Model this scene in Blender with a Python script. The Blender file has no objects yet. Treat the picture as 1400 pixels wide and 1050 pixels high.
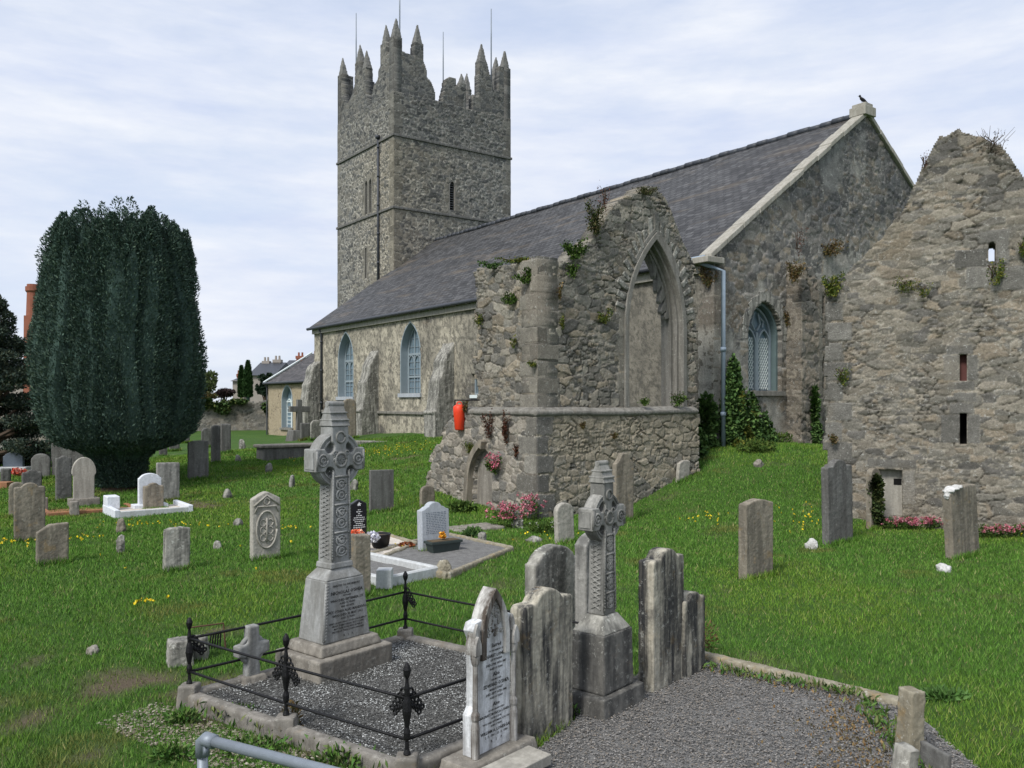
import bpy, math, random
import numpy as np
from mathutils import Vector, Matrix
random.seed(7)
R = math.radians
scene = bpy.context.scene
col = scene.collection
# ------------------------------------------------------------------ camera
F, CX, HY, EYE = 1160.0, 700.0, 548.0, 2.75
cd = bpy.data.cameras.new("Camera"); cam = bpy.data.objects.new("Camera", cd); col.objects.link(cam)
cam.location = (0, 0, EYE); cam.rotation_euler = (R(90), 0, 0)
cd.sensor_width = 36; cd.lens = F / 1400 * 36; cd.shift_y = (HY - 525) / 1400
cd.clip_start = 0.1; cd.clip_end = 3000
scene.camera = cam
# ------------------------------------------------------------------ sky, sun, exposure
SUN_EL, SUN_AZ = 48.0, 216.0           # azimuth clockwise from +Y (north of the model)
w = bpy.data.worlds.new("World"); scene.world = w; w.use_nodes = True
nt = w.node_tree; nt.nodes.clear()
def N(t, **k):
    n = nt.nodes.new(t)
    for a, b in k.items(): setattr(n, a, b)
    return n
out = N('ShaderNodeOutputWorld'); bg = N('ShaderNodeBackground'); bg.inputs[1].default_value = 0.10
sky = N('ShaderNodeTexSky', sky_type='NISHITA', sun_disc=False, sun_elevation=R(SUN_EL), sun_rotation=R(SUN_AZ))
tc = N('ShaderNodeTexCoord'); mp = N('ShaderNodeMapping'); mp.inputs['Scale'].default_value = (1.0, 1.0, 3.4)
nz = N('ShaderNodeTexNoise'); nz.inputs['Scale'].default_value = 2.3; nz.inputs['Detail'].default_value = 7; nz.inputs['Roughness'].default_value = .58
nz2 = N('ShaderNodeTexNoise'); nz2.inputs['Scale'].default_value = 3.6; nz2.inputs['Detail'].default_value = 6; nz2.inputs['Roughness'].default_value = .6
mp2 = N('ShaderNodeMapping'); mp2.inputs['Scale'].default_value = (1.0, 1.0, 5.0); mp2.inputs['Location'].default_value = (3, 1, 2)
cr = N('ShaderNodeValToRGB'); cr.color_ramp.elements[0].position = .30; cr.color_ramp.elements[1].position = .55
cc = N('ShaderNodeValToRGB')
cc.color_ramp.elements[0].position = .32; cc.color_ramp.elements[0].color = (4.0, 4.5, 5.7, 1)
cc.color_ramp.elements[1].position = .66; cc.color_ramp.elements[1].color = (5.6, 5.8, 6.2, 1)
mx = N('ShaderNodeMix', data_type='RGBA')
sat = N('ShaderNodeMix', data_type='RGBA'); sat.inputs[0].default_value = .7; sat.inputs[7].default_value = (4.2, 4.75, 5.9, 1)
L = nt.links.new
L(tc.outputs['Generated'], mp.inputs[0]); L(mp.outputs[0], nz.inputs['Vector']); L(nz.outputs[0], cr.inputs[0])
L(tc.outputs['Generated'], mp2.inputs[0]); L(mp2.outputs[0], nz2.inputs['Vector']); L(nz2.outputs[0], cc.inputs[0])
L(sky.outputs[0], sat.inputs[6]); L(sat.outputs[2], mx.inputs[6]); L(cr.outputs[0], mx.inputs[0]); L(cc.outputs[0], mx.inputs[7])
L(mx.outputs[2], bg.inputs[0]); L(bg.outputs[0], out.inputs[0])
sl = bpy.data.lights.new("sun", 'SUN'); sl.energy = 2.25; sl.angle = R(16); sl.color = (1, .965, .92)
so = bpy.data.objects.new("sun", sl); col.objects.link(so)
sd = Vector((math.sin(R(SUN_AZ)) * math.cos(R(SUN_EL)), math.cos(R(SUN_AZ)) * math.cos(R(SUN_EL)), math.sin(R(SUN_EL))))
so.rotation_euler = (-sd).to_track_quat('-Z', 'Y').to_euler(); so.location = sd * 80
vs = scene.view_settings; vs.view_transform = 'Standard'; vs.look = 'None'; vs.exposure = 0.70; vs.gamma = 1; vs.use_curve_mapping = False

# ------------------------------------------------------------------ object helpers
def tag(o, label=None, cat=None, group=None, kind=None):
    if label: o['label'] = label
    if cat: o['category'] = cat
    if group: o['group'] = group
    if kind: o['kind'] = kind
    return o
def wmat(o):
    m = o.matrix_basis.copy()
    if o.parent: m = wmat(o.parent) @ o.matrix_parent_inverse @ m
    return m
def empty(name, loc, rz=0, label=None, cat=None, group=None, tilt=(0, 0)):
    o = bpy.data.objects.new(name, None); col.objects.link(o)
    o.location = loc; o.rotation_euler = (tilt[0], tilt[1], rz); o.empty_display_size = .2
    return tag(o, label, cat, group)
def link(name, me, mat, parent=None, world=False):
    o = bpy.data.objects.new(name, me); col.objects.link(o)
    if mat and not me.materials: me.materials.append(mat)
    if parent:
        o.parent = parent
        if world: o.matrix_parent_inverse = wmat(parent).inverted()
    return o
def fast(name, V, Fc, mat, cols=None, parent=None, world=True, smooth=False, uv=None):
    """numpy mesh: V (n,3), Fc (m,k)"""
    V = np.asarray(V, dtype=np.float32); Fc = np.asarray(Fc, dtype=np.int32); m, k = Fc.shape
    me = bpy.data.meshes.new(name)
    me.vertices.add(len(V)); me.vertices.foreach_set('co', V.ravel())
    me.loops.add(m * k); me.loops.foreach_set('vertex_index', Fc.ravel())
    me.polygons.add(m); me.polygons.foreach_set('loop_start', np.arange(0, m * k, k, dtype=np.int32))
    try: me.polygons.foreach_set('loop_total', np.full(m, k, dtype=np.int32))
    except Exception: pass
    me.update(calc_edges=True)
    if cols is not None:
        ca = me.color_attributes.new('Col', 'FLOAT_COLOR', 'POINT')
        c4 = np.ones((len(V), 4), dtype=np.float32); c4[:, :3] = cols
        ca.data.foreach_set('color', c4.ravel())
    if uv is not None:
        l = me.uv_layers.new(name='UVMap'); l.data.foreach_set('uv', np.asarray(uv, dtype=np.float32)[Fc.ravel()].ravel())
    if smooth: me.shade_smooth()
    return link(name, me, mat, parent, world)
class MB:
    def __init__(s): s.v = []; s.f = []
    def add(s, vs, fs):
        b = len(s.v); s.v += [tuple(v) for v in vs]; s.f += [tuple(b + i for i in f) for f in fs]; return s
    def hexa(s, p):   # 8 points, bottom ring then top ring
        return s.add(p, [(3, 2, 1, 0), (4, 5, 6, 7), (0, 1, 5, 4), (1, 2, 6, 5), (2, 3, 7, 6), (3, 0, 4, 7)])
    def box(s, x0, x1, y0, y1, z0, z1, t=0, ty=None):   # t: inset of the top
        ty = t if ty is None else ty
        return s.hexa([(x0, y0, z0), (x1, y0, z0), (x1, y1, z0), (x0, y1, z0), (x0 + t, y0 + ty, z1), (x1 - t, y0 + ty, z1), (x1 - t, y1 - ty, z1), (x0 + t, y1 - ty, z1)])
    def fbox(s, fr, u0, u1, d0, d1, z0, z1):
        P = lambda u, d, z: fr(u, d, z)
        return s.hexa([P(u0, d1, z0), P(u1, d1, z0), P(u1, d0, z0), P(u0, d0, z0), P(u0, d1, z1), P(u1, d1, z1), P(u1, d0, z1), P(u0, d0, z1)])
    def prism(s, pts, f0, f1):   # pts 2d; f0, f1 map (a,b)->3d for the two caps
        n = len(pts); b = len(s.v)
        s.v += [tuple(f0(*p)) for p in pts] + [tuple(f1(*p)) for p in pts]
        s.f += [tuple(b + i for i in range(n)), tuple(b + n + i for i in reversed(range(n)))]
        s.f += [(b + (i + 1) % n, b + i, b + n + i, b + n + (i + 1) % n) for i in range(n)]
        return s
    def tube(s, pts, r, n=8, rr=None):
        pts = [Vector(p) for p in pts]; b = len(s.v); m = len(pts)
        for i, p in enumerate(pts):
            d = (pts[min(i + 1, m - 1)] - pts[max(i - 1, 0)]).normalized()
            a = d.orthogonal().normalized() if i == 0 else (a - d * a.dot(d)).normalized()
            c = d.cross(a); q = rr[i] if rr else r
            s.v += [tuple(p + (a * math.cos(2 * math.pi * k / n) + c * math.sin(2 * math.pi * k / n)) * q) for k in range(n)]
        for i in range(m - 1):
            s.f += [(b + i * n + k, b + i * n + (k + 1) % n, b + (i + 1) * n + (k + 1) % n, b + (i + 1) * n + k) for k in range(n)]
        s.f += [tuple(b + k for k in reversed(range(n))), tuple(b + (m - 1) * n + k for k in range(n))]
        return s
    def lathe(s, prof, c=(0, 0, 0), n=12):   # prof [(r,z)]
        b = len(s.v)
        for r, z in prof: s.v += [(c[0] + r * math.cos(2 * math.pi * k / n), c[1] + r * math.sin(2 * math.pi * k / n), c[2] + z) for k in range(n)]
        for i in range(len(prof) - 1):
            s.f += [(b + i * n + k, b + i * n + (k + 1) % n, b + (i + 1) * n + (k + 1) % n, b + (i + 1) * n + k) for k in range(n)]
        s.f += [tuple(b + k for k in reversed(range(n))), tuple(b + (len(prof) - 1) * n + k for k in range(n))]
        return s
    def torus(s, c, ax, ay, R0, r, n=16, m=6, a0=0, a1=2 * math.pi):
        pts = [Vector(c) + Vector(ax) * R0 * math.cos(a0 + (a1 - a0) * i / n) + Vector(ay) * R0 * math.sin(a0 + (a1 - a0) * i / n) for i in range(n + 1)]
        return s.tube(pts, r, m)
    def build(s, name, mat, parent=None, world=False, smooth=False, bevel=0, loc=None, rz=0):
        me = bpy.data.meshes.new(name); me.from_pydata(s.v, [], s.f); me.validate(); me.update()
        import bmesh
        bm = bmesh.new(); bm.from_mesh(me); bmesh.ops.recalc_face_normals(bm, faces=bm.faces); bm.to_mesh(me); bm.free()
        if smooth: me.shade_smooth()
        o = link(name, me, mat, parent, world)
        if loc is not None: o.location = loc; o.rotation_euler = (0, 0, rz)
        if bevel:
            b = o.modifiers.new('bevel', 'BEVEL'); b.width = bevel; b.segments = 2; b.limit_method = 'ANGLE'; b.angle_limit = R(35)
        return o
_clouds = {}
def weather(o, voxel=.014, amp=.012, size=.12):
    """really worn stone: remesh and roughen the surface"""
    m = o.modifiers.new('remesh', 'REMESH'); m.mode = 'VOXEL'; m.voxel_size = voxel; m.use_smooth_shade = True
    for sz, a in ((size, amp * .6), (size * .22, amp * .7)):
        if sz not in _clouds:
            t = bpy.data.textures.new('worn', 'CLOUDS'); t.noise_scale = sz; t.noise_depth = 2; _clouds[sz] = t
        d = o.modifiers.new('worn', 'DISPLACE'); d.texture = _clouds[sz]; d.strength = a; d.mid_level = .5; d.texture_coords = 'GLOBAL'
    return o

# ------------------------------------------------------------------ numpy noise
def hsh(i, j, s=0):
    x = (np.asarray(i).astype(np.int64) * 374761393 + np.asarray(j).astype(np.int64) * 668265263 + int(s) * 974634777) & 0xffffffff
    x = ((x ^ (x >> 13)) * 1274126177) & 0xffffffff
    x = ((x ^ (x >> 15)) * 2246822519) & 0xffffffff
    return ((x ^ (x >> 16)) & 0xffffff) / float(0xffffff)
def vnoise(x, y, s=0):
    i = np.floor(x); j = np.floor(y); a = x - i; b = y - j; a = a * a * (3 - 2 * a); b = b * b * (3 - 2 * b)
    return (hsh(i, j, s) * (1 - a) + hsh(i + 1, j, s) * a) * (1 - b) + (hsh(i, j + 1, s) * (1 - a) + hsh(i + 1, j + 1, s) * a) * b
def fbm(x, y, s=0, o=4):
    t = 0; a = .5; n = 0
    for k in range(o): t = t + a * vnoise(x * 2 ** k, y * 2 ** k, s + k); n += a; a *= .55
    return t / n
def sst(a, b, x): t = np.clip((x - a) / (b - a), 0, 1); return t * t * (3 - 2 * t)
def voro(u, v, cw, ch, s, jit=.75, drop=.2, p=5.0):
    V = v / ch; j0 = np.floor(V); f1 = np.full(u.shape, 9e9); f2 = f1.copy(); idi = np.zeros(u.shape); idj = np.zeros(u.shape)
    for dj in (-2, -1, 0, 1, 2):
        j = j0 + dj; off = .5 * (j % 2) + .25 * hsh(j, j * 0 + 3, s); U = u / cw - off; i0 = np.floor(U)
        for di in (-2, -1, 0, 1, 2):
            i = i0 + di
            dx = np.abs(U - (i + .5 + (hsh(i, j, s + 1) - .5) * jit)); dy = np.abs(V - (j + .5 + (hsh(i, j, s + 2) - .5) * jit))
            d = (dx ** p + dy ** p) ** (1 / p) + np.where(hsh(i, j, s + 3) < drop, 5, 0) - .12 * hsh(i, j, s + 4)
            c = d < f1; f2 = np.where(c, f1, np.minimum(f2, d)); idi = np.where(c, i, idi); idj = np.where(c, j, idj); f1 = np.where(c, d, f1)
    return f2 - f1, idi, idj
def rubble(seed, pal, mortar, cw=.34, ch=.22, depth=.05, blocks=(), bpal=None, jit=.75, drop=.22, stain=None, render=None, mort=.16, vary=.6, rough=.012, open_=.85):
    """style for wall_panel: (u,v)->outward displacement, colour"""
    pal = np.array(pal); mortar = np.array(mortar)
    def style(u, v):
        uu = u + .05 * (vnoise(u * 5, v * 5, seed + 20) - .5) * 2; vv = v + .035 * (vnoise(u * 3, v * 5, seed + 21) - .5) * 2
        e, i, j = voro(uu, vv, cw, ch, seed, jit, drop)
        e2, i2, j2 = voro(uu, vv, cw * .55, ch * .62, seed + 60, jit, .1)
        fine = vnoise(u * 1.7, v * 2.3, seed + 61) + .25 * (hsh(i, j, seed + 62) - .5) > .60
        e = np.where(fine, np.minimum(e2, np.where(e < .1, e, 9)), e); i = np.where(fine, i2 + 977, i); j = np.where(fine, j2 + 331, j)
        m = sst(.015, mort * .62, e); h = hsh(i, j, seed + 7)
        c = pal[(h * len(pal)).astype(int) % len(pal)] * (1 - vary / 2 + vary * hsh(i, j, seed + 8))[:, None]
        fc = vnoise(u * 2.6 + 40 * hsh(i, j, seed + 13), v * 2.6, seed + 14) - .5      # every stone has its own slightly tilted face
        d = depth * m * (.45 + .55 * hsh(i, j, seed + 9)) + depth * .5 * fc * m + rough * 2 * (fbm(u * 9, v * 9, seed + 5, 3) - .5) * (.4 + m)
        for k, (a0, a1, b0, b1) in enumerate(blocks):
            q = np.minimum(np.minimum(u - a0, a1 - u), np.minimum(v - b0, b1 - v)) + .05 * (fbm(u * 7, v * 7, seed + 50 + k, 3) - .5)
            ins = q > 0; mm = sst(-.004, .016, q)
            bc = (np.array(bpal if bpal is not None else pal[0])) * (.68 + .55 * hsh(k, k * 3 + 1, seed + 31)) * (.7 + .6 * fbm(u * 4 + k, v * 4, seed + 33, 4))[:, None]
            c = np.where(ins[:, None], bc, c); m = np.where(ins, mm, m); d = np.where(ins, depth * (.62 + .14 * mm) + .012 * hsh(k, 9, seed) + .5 * rough * (fbm(u * 9, v * 9, seed, 3) - .5), d)
        c = c * (.78 + .44 * fbm(u * 11, v * 11, seed + 11, 4))[:, None]
        jo = sst(.44, .60, fbm(u * 1.9, v * 1.9, seed + 12, 3))[:, None] * open_; mc = mortar * (.7 + .6 * fbm(u * 7, v * 7, seed + 15, 3))[:, None] * (1 - jo) + np.array((.035, .033, .028)) * jo; d = d - .03 * jo[:, 0] * (1 - m)
        c = c * m[:, None] + mc * (1 - m)[:, None]
        if render is not None:      # remains of lime render
            rc, cover, freq = render
            k = sst(.64 - cover * .34 - .06, .64 - cover * .34 + .06, fbm(u * freq, v * freq * .8, seed + 40, 5) + .12 * (1 - m) - .06)
            rcol = np.array(rc) * (.55 + .9 * fbm(u * 5, v * 5, seed + 41, 5))[:, None]
            c = c * (1 - k * .92)[:, None] + rcol * (k * .92)[:, None]; d = d * (1 - k * .75) + k * depth * .55
        if stain is not None: c = stain(u, v, c)
        return d, np.clip(c, .004, .9)
    return style
class Panel:
    """accumulates gridded, really displaced masonry faces into one mesh"""
    def __init__(s): s.V = []; s.F = []; s.C = []; s.n = 0
    def face(s, O, ud, nd, u0, u1, v0, v1, res, inside, style, thick=0, back=False, batter=0):
        nu = max(2, int(round((u1 - u0) / res)) + 1); nv = max(2, int(round((v1 - v0) / res)) + 1)
        us = np.linspace(u0, u1, nu); vs_ = np.linspace(v0, v1, nv); U, V = np.meshgrid(us, vs_)
        d, c = style(U.ravel(), V.ravel())
        cu = (U[:-1, :-1] + U[1:, 1:]) / 2; cv = (V[:-1, :-1] + V[1:, 1:]) / 2
        ok = inside(cu.ravel(), cv.ravel()).reshape(cu.shape) if inside else np.ones(cu.shape, bool)
        d = d + batter * (v1 - V.ravel())
        X = O[0] + U.ravel() * ud[0] + d * nd[0]; Y = O[1] + U.ravel() * ud[1] + d * nd[1]
        W = np.stack([X, Y, V.ravel()], 1); idx = np.arange(nu * nv).reshape(nv, nu)
        a, b, c_, e = idx[:-1, :-1], idx[:-1, 1:], idx[1:, 1:], idx[1:, :-1]
        f = np.stack([a, b, c_, e], -1)[ok]; fs = [f]; vs2 = [W]; cs = [c]
        if thick:
            B = np.stack([O[0] + U.ravel() * ud[0] - thick * nd[0], O[1] + U.ravel() * ud[1] - thick * nd[1], V.ravel()], 1)
            rr = (fbm(U.ravel() * 7, V.ravel() * 7, 91, 3) - .5) * .08; B[:, 0] += rr * nd[0]; B[:, 1] += rr * nd[1]
            vs2.append(B); cs.append(c); o = nu * nv
            if back: fs.append(f[:, ::-1] + o)
            p = np.pad(ok, 1)
            for sl_, e0, e1 in ((p[:-2, 1:-1], a, b), (p[2:, 1:-1], c_, e), (p[1:-1, :-2], e, a), (p[1:-1, 2:], b, c_)):
                q = ok & ~sl_
                fs.append(np.stack([e1[q], e0[q], e0[q] + o, e1[q] + o], -1))
        fs = np.concatenate(fs) + s.n
        s.V += vs2; s.C += cs; s.F.append(fs); s.n += sum(len(x) for x in vs2)
        return s
    def build(s, name, mat, parent=None):
        V = np.concatenate(s.V); Fc = np.concatenate(s.F); C = np.concatenate(s.C)
        used = np.zeros(len(V), bool); used[Fc.ravel()] = True; mp_ = np.cumsum(used) - 1
        return fast(name, V[used], mp_[Fc], mat, C[used], parent, True)

# ------------------------------------------------------------------ materials
def newmat(name):
    m = bpy.data.materials.new(name); m.use_nodes = True
    n = m.node_tree; b = n.nodes['Principled BSDF']; b.inputs['Specular IOR Level'].default_value = .25
    return m, n, b
def nd_(n, t, **k):
    x = n.nodes.new(t)
    for a, b in k.items():
        if a in x.inputs: x.inputs[a].default_value = b
        else: setattr(x, a, b)
    return x
def mixc(n, fac, a, b, mode='MIX'):
    x = n.nodes.new('ShaderNodeMix'); x.data_type = 'RGBA'; x.blend_type = mode
    for i, s in ((0, fac), (6, a), (7, b)):
        if hasattr(s, 'links') or hasattr(s, 'is_linked'): n.links.new(s, x.inputs[i])
        elif i == 0: x.inputs[0].default_value = s
        else: x.inputs[i].default_value = (*s, 1)
    return x.outputs[2]
def ramp(n, src, p0, p1, c0=(0, 0, 0), c1=(1, 1, 1)):
    x = n.nodes.new('ShaderNodeValToRGB'); e = x.color_ramp.elements
    e[0].position = p0; e[1].position = p1; e[0].color = (*c0, 1); e[1].color = (*c1, 1); n.links.new(src, x.inputs[0]); return x.outputs[0]
def coords(n, scale=(1, 1, 1), kind='Object', rnd=True):
    t = n.nodes.new('ShaderNodeTexCoord'); m = n.nodes.new('ShaderNodeMapping'); m.inputs['Scale'].default_value = scale
    n.links.new(t.outputs[kind], m.inputs[0])
    if rnd:
        o = n.nodes.new('ShaderNodeObjectInfo'); k = n.nodes.new('ShaderNodeMath'); k.operation = 'MULTIPLY'; k.inputs[1].default_value = 37.0
        n.links.new(o.outputs['Random'], k.inputs[0]); n.links.new(k.outputs[0], m.inputs['Location'])
    return m.outputs[0]
def noise(n, vec, scale, detail=5, rough=.6):
    x = n.nodes.new('ShaderNodeTexNoise'); x.inputs['Scale'].default_value = scale; x.inputs['Detail'].default_value = detail; x.inputs['Roughness'].default_value = rough
    n.links.new(vec, x.inputs['Vector']); return x.outputs[0]
def bumpn(n, b, h, st=.4, dist=.02, prev=None):
    x = n.nodes.new('ShaderNodeBump'); x.inputs['Strength'].default_value = st; x.inputs['Distance'].default_value = dist
    n.links.new(h, x.inputs['Height'])
    if prev: n.links.new(prev, x.inputs['Normal'])
    n.links.new(x.outputs[0], b.inputs['Normal']); return x.outputs[0]
def wall_mat(name, white=.35, scale=1.0, streak=0.0):
    """masonry: stone colours sit in the mesh, lichen and grain are added here"""
    m, n, b = newmat(name); b.inputs['Roughness'].default_value = .95
    a = n.nodes.new('ShaderNodeAttribute'); a.attribute_name = 'Col'
    v = coords(n, (1, 1, 1), 'Object', False)
    g = noise(n, v, 28 * scale, 6, .7)
    c = mixc(n, 1.0, a.outputs['Color'], ramp(n, g, .25, .8, (.55, .55, .55), (1.4, 1.4, 1.4)), 'MULTIPLY')
    sp = ramp(n, noise(n, v, 13 * scale, 6, .8), .585, .635)
    c = mixc(n, mixc(n, white, (0, 0, 0), sp), c, (.52, .52, .48))
    dk = ramp(n, noise(n, v, 3.1 * scale, 5, .7), .58, .74)
    c = mixc(n, mixc(n, .5, (0, 0, 0), dk), c, (.055, .055, .05))
    if streak:
        s = ramp(n, noise(n, coords(n, (2.2, 2.2, .22), 'Object', False), 1.6, 5, .65), .5, .68)
        c = mixc(n, mixc(n, streak, (0, 0, 0), s), c, (.045, .047, .045))
    n.links.new(c, b.inputs['Base Color']); bumpn(n, b, noise(n, v, 34 * scale, 6, .75), .9, .025)
    return m
def stone_mat(name, light, dark, streak=.55, lichen=.3, orange=.0, s=1.0, foot=0.0, bump=.35, streakscale=1.0):
    """weathered gravestone: grain, rain streaks, lichen"""
    m, n, b = newmat(name); b.inputs['Roughness'].default_value = .9
    v = coords(n); c = mixc(n, noise(n, v, 22 * s, 6, .7), tuple(x * .5 for x in light), tuple(x * 1.42 for x in light))
    st = ramp(n, noise(n, coords(n, (1, 1, .13)), 7.5 * streakscale, 5, .6), .42, .58)
    c = mixc(n, mixc(n, streak, (0, 0, 0), st), c, dark)
    s2 = ramp(n, noise(n, coords(n, (1, 1, .07)), 26 * streakscale, 4, .65), .46, .60)
    c = mixc(n, mixc(n, streak * .35, (0, 0, 0), s2), c, tuple((x + y) * .4 for x, y in zip(light, dark)))
    bl = ramp(n, noise(n, v, 3.2 * s, 5, .7), .5, .7)
    c = mixc(n, mixc(n, streak * .7, (0, 0, 0), bl), c, dark)
    li = ramp(n, noise(n, v, 15 * s, 6, .85), .575, .625)
    c = mixc(n, mixc(n, lichen, (0, 0, 0), li), c, (.56, .56, .5))
    if orange:
        oo = ramp(n, noise(n, v, 4.3 * s, 5, .7), .58, .66)
        c = mixc(n, mixc(n, orange, (0, 0, 0), oo), c, (.36, .22, .06))
    n.links.new(c, b.inputs['Base Color'])
    bumpn(n, b, noise(n, v, 45 * s, 6, .75), bump, .012)
    return m
def leaf_mat(name, rough=.55):
    m, n, b = newmat(name); b.inputs['Roughness'].default_value = rough; b.inputs['Specular IOR Level'].default_value = .06
    a = n.nodes.new('ShaderNodeAttribute'); a.attribute_name = 'Col'; n.links.new(a.outputs['Color'], b.inputs['Base Color'])
    return m
def flat_mat(name, c, rough=.6, metal=0, var=.25, scale=12, bump=.15, spec=.3):
    m, n, b = newmat(name); b.inputs['Roughness'].default_value = rough; b.inputs['Metallic'].default_value = metal; b.inputs['Specular IOR Level'].default_value = spec
    v = coords(n); g = noise(n, v, scale, 6, .65)
    n.links.new(mixc(n, g, tuple(x * (1 - var) for x in c), tuple(min(1, x * (1 + var)) for x in c)), b.inputs['Base Color'])
    bumpn(n, b, noise(n, v, scale * 3, 5, .7), bump, .01)
    return m
M = {}
M['wall'] = wall_mat('masonry', .6); M['tower'] = wall_mat('tower_masonry', .4, .6); M['rendered'] = wall_mat('old_render', .2, 1, .35); M['gable'] = wall_mat('gable_masonry', .65, .8, .3)
M['grey'] = stone_mat('grey_limestone', (.30, .295, .27), (.06, .06, .055), .6, .35)
M['brown'] = stone_mat('brown_sandstone', (.26, .23, .18), (.075, .068, .055), .55, .25, .25)
M['dark'] = stone_mat('dark_slate', (.16, .16, .15), (.055, .05, .047), .5, .2)
M['sooty'] = stone_mat('sooty_limestone', (.43, .40, .32), (.036, .036, .036), 1.0, .45, .15, streakscale=1.0)
M['blackened'] = stone_mat('blackened_limestone', (.15, .145, .13), (.03, .03, .03), .7, .35, .08)
M['pale'] = stone_mat('pale_limestone', (.40, .38, .33), (.15, .14, .12), .4, .3, .0)
M['lichened'] = stone_mat('lichened_stone', (.34, .33, .29), (.05, .05, .045), .7, .95, .0, .7)
M['cross'] = stone_mat('carved_limestone', (.31, .315, .305), (.11, .105, .09), .5, .22, .0, 1.1)
M['plinth'] = stone_mat('plinth_limestone', (.265, .245, .21), (.10, .09, .075), .5, .35, .0)
M['marble'] = stone_mat('stained_marble', (.55, .54, .51), (.075, .06, .048), 1.0, .3, .0, 1.1)
M['marble_front'] = stone_mat('white_marble', (.70, .72, .735), (.085, .075, .06), .60, .3, .0, 1.4)
M['kerb'] = stone_mat('kerb_concrete', (.235, .22, .195), (.085, .078, .065), .5, .3, .1)
M['palekerb'] = stone_mat('pale_kerb', (.52, .54, .54), (.3, .3, .28), .3, .2)
M['mossykerb'] = stone_mat('mossy_kerb', (.29, .265, .20), (.13, .11, .07), .5, .6, .3)
M['bluegrey'] = stone_mat('blue_grey_marble', (.40, .43, .46), (.26, .28, .3), .3, .2)
M['white'] = stone_mat('white_stone', (.68, .71, .75), (.45, .47, .5), .25, .1); M['chalk'] = stone_mat('white_lichen_crust', (.62, .62, .60), (.3, .29, .26), .5, .4, 0, 1.5)
M['whitegravel'] = stone_mat('white_chippings', (.62, .57, .5), (.28, .24, .2), .3, .7, s=3)
M['terracotta'] = stone_mat('terracotta_kerb', (.33, .16, .08), (.18, .1, .06), .4, .1)
M['blackgranite'] = flat_mat('black_granite', (.012, .012, .014), .25, spec=.5, bump=.02)
M['darkmarble'] = flat_mat('dark_grey_granite', (.10, .12, .15), .35, spec=.5, bump=.03)
M['iron'] = flat_mat('black_iron', (.011, .011, .012), .5, .3, .5, 25, .5)
M['galv'] = flat_mat('galvanised_steel', (.22, .25, .285), .5, .3, .25, 22, .15)
M['pipe'] = flat_mat('grey_downpipe', (.24, .30, .36), .5, 0, .25, 6)
M['leadgutter'] = flat_mat('dark_gutter', (.05, .055, .065), .5, 0, .4, 5)
M['rust'] = flat_mat('rusty_iron', (.10, .055, .035), .8, .2, .5, 20, .4)
M['bluepaint'] = flat_mat('blue_grey_paint', (.25, .30, .325), .55, 0, .18, 5)
M['greenpaint'] = flat_mat('grey_green_leaded_glass', (.12, .165, .165), .3, 0, .25, 4)
M['lead'] = flat_mat('lattice_lead', (.62, .68, .66), .6, 0, .15, 5)
M['whitepaint'] = flat_mat('white_paint', (.62, .68, .68), .5, 0, .1, 5)
M['glass'] = flat_mat('old_window_glass', (.14, .20, .24), .18, 0, .4, 2.5, .05, .5)
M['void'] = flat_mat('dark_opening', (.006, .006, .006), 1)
M['redboard'] = flat_mat('dull_red_board', (.10, .04, .035), .8)
M['louvre'] = flat_mat('grey_louvre_slate', (.09, .095, .10), .8)
M['coping'] = stone_mat('coping_stone', (.36, .345, .30), (.18, .165, .13), .4, .5, .05, .8)
M['dressed'] = stone_mat('dressed_limestone', (.235, .225, .20), (.10, .095, .08), .5, .35, .05, .8)
M['tracery'] = stone_mat('sheltered_tracery', (.205, .20, .18), (.07, .068, .06), .5, .2)
M['leaf'] = leaf_mat('leaves'); M['petal'] = leaf_mat('petals', .7); M['grass'] = leaf_mat('grass_blades', .65)
M['bark'] = flat_mat('bark', (.07, .05, .035), .95, 0, .4, 14, .8)
M['orangeplastic'] = flat_mat('orange_red_plastic', (.72, .055, .018), .45, 0, .12, 6, .05)
M['terra'] = flat_mat('plaster', (.36, .31, .225), .9, 0, .16, 3)
M['blackplastic'] = flat_mat('black_plastic', (.012, .012, .013), .4, bump=.03)
M['slateplanter'] = flat_mat('dark_green_plastic', (.035, .048, .045), .5, bump=.03)
M['brick'] = flat_mat('red_chimney_brick', (.25, .095, .06), .9, 0, .35, 3)
M['housewall'] = flat_mat('house_render', (.30, .27, .24), .9, 0, .2, 2)
M['paintwhitehouse'] = flat_mat('pale_house_wall', (.52, .52, .5), .9)
M['feather'] = flat_mat('black_feathers', (.012, .012, .014), .5)
M['ink'] = flat_mat('lead_lettering', (.025, .025, .025), .6); M['inkwhite'] = flat_mat('white_lettering', (.72, .72, .72), .6)
M['ringmoss'] = flat_mat('soil', (.10, .075, .045), 1, 0, .5, 10, .6)
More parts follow.
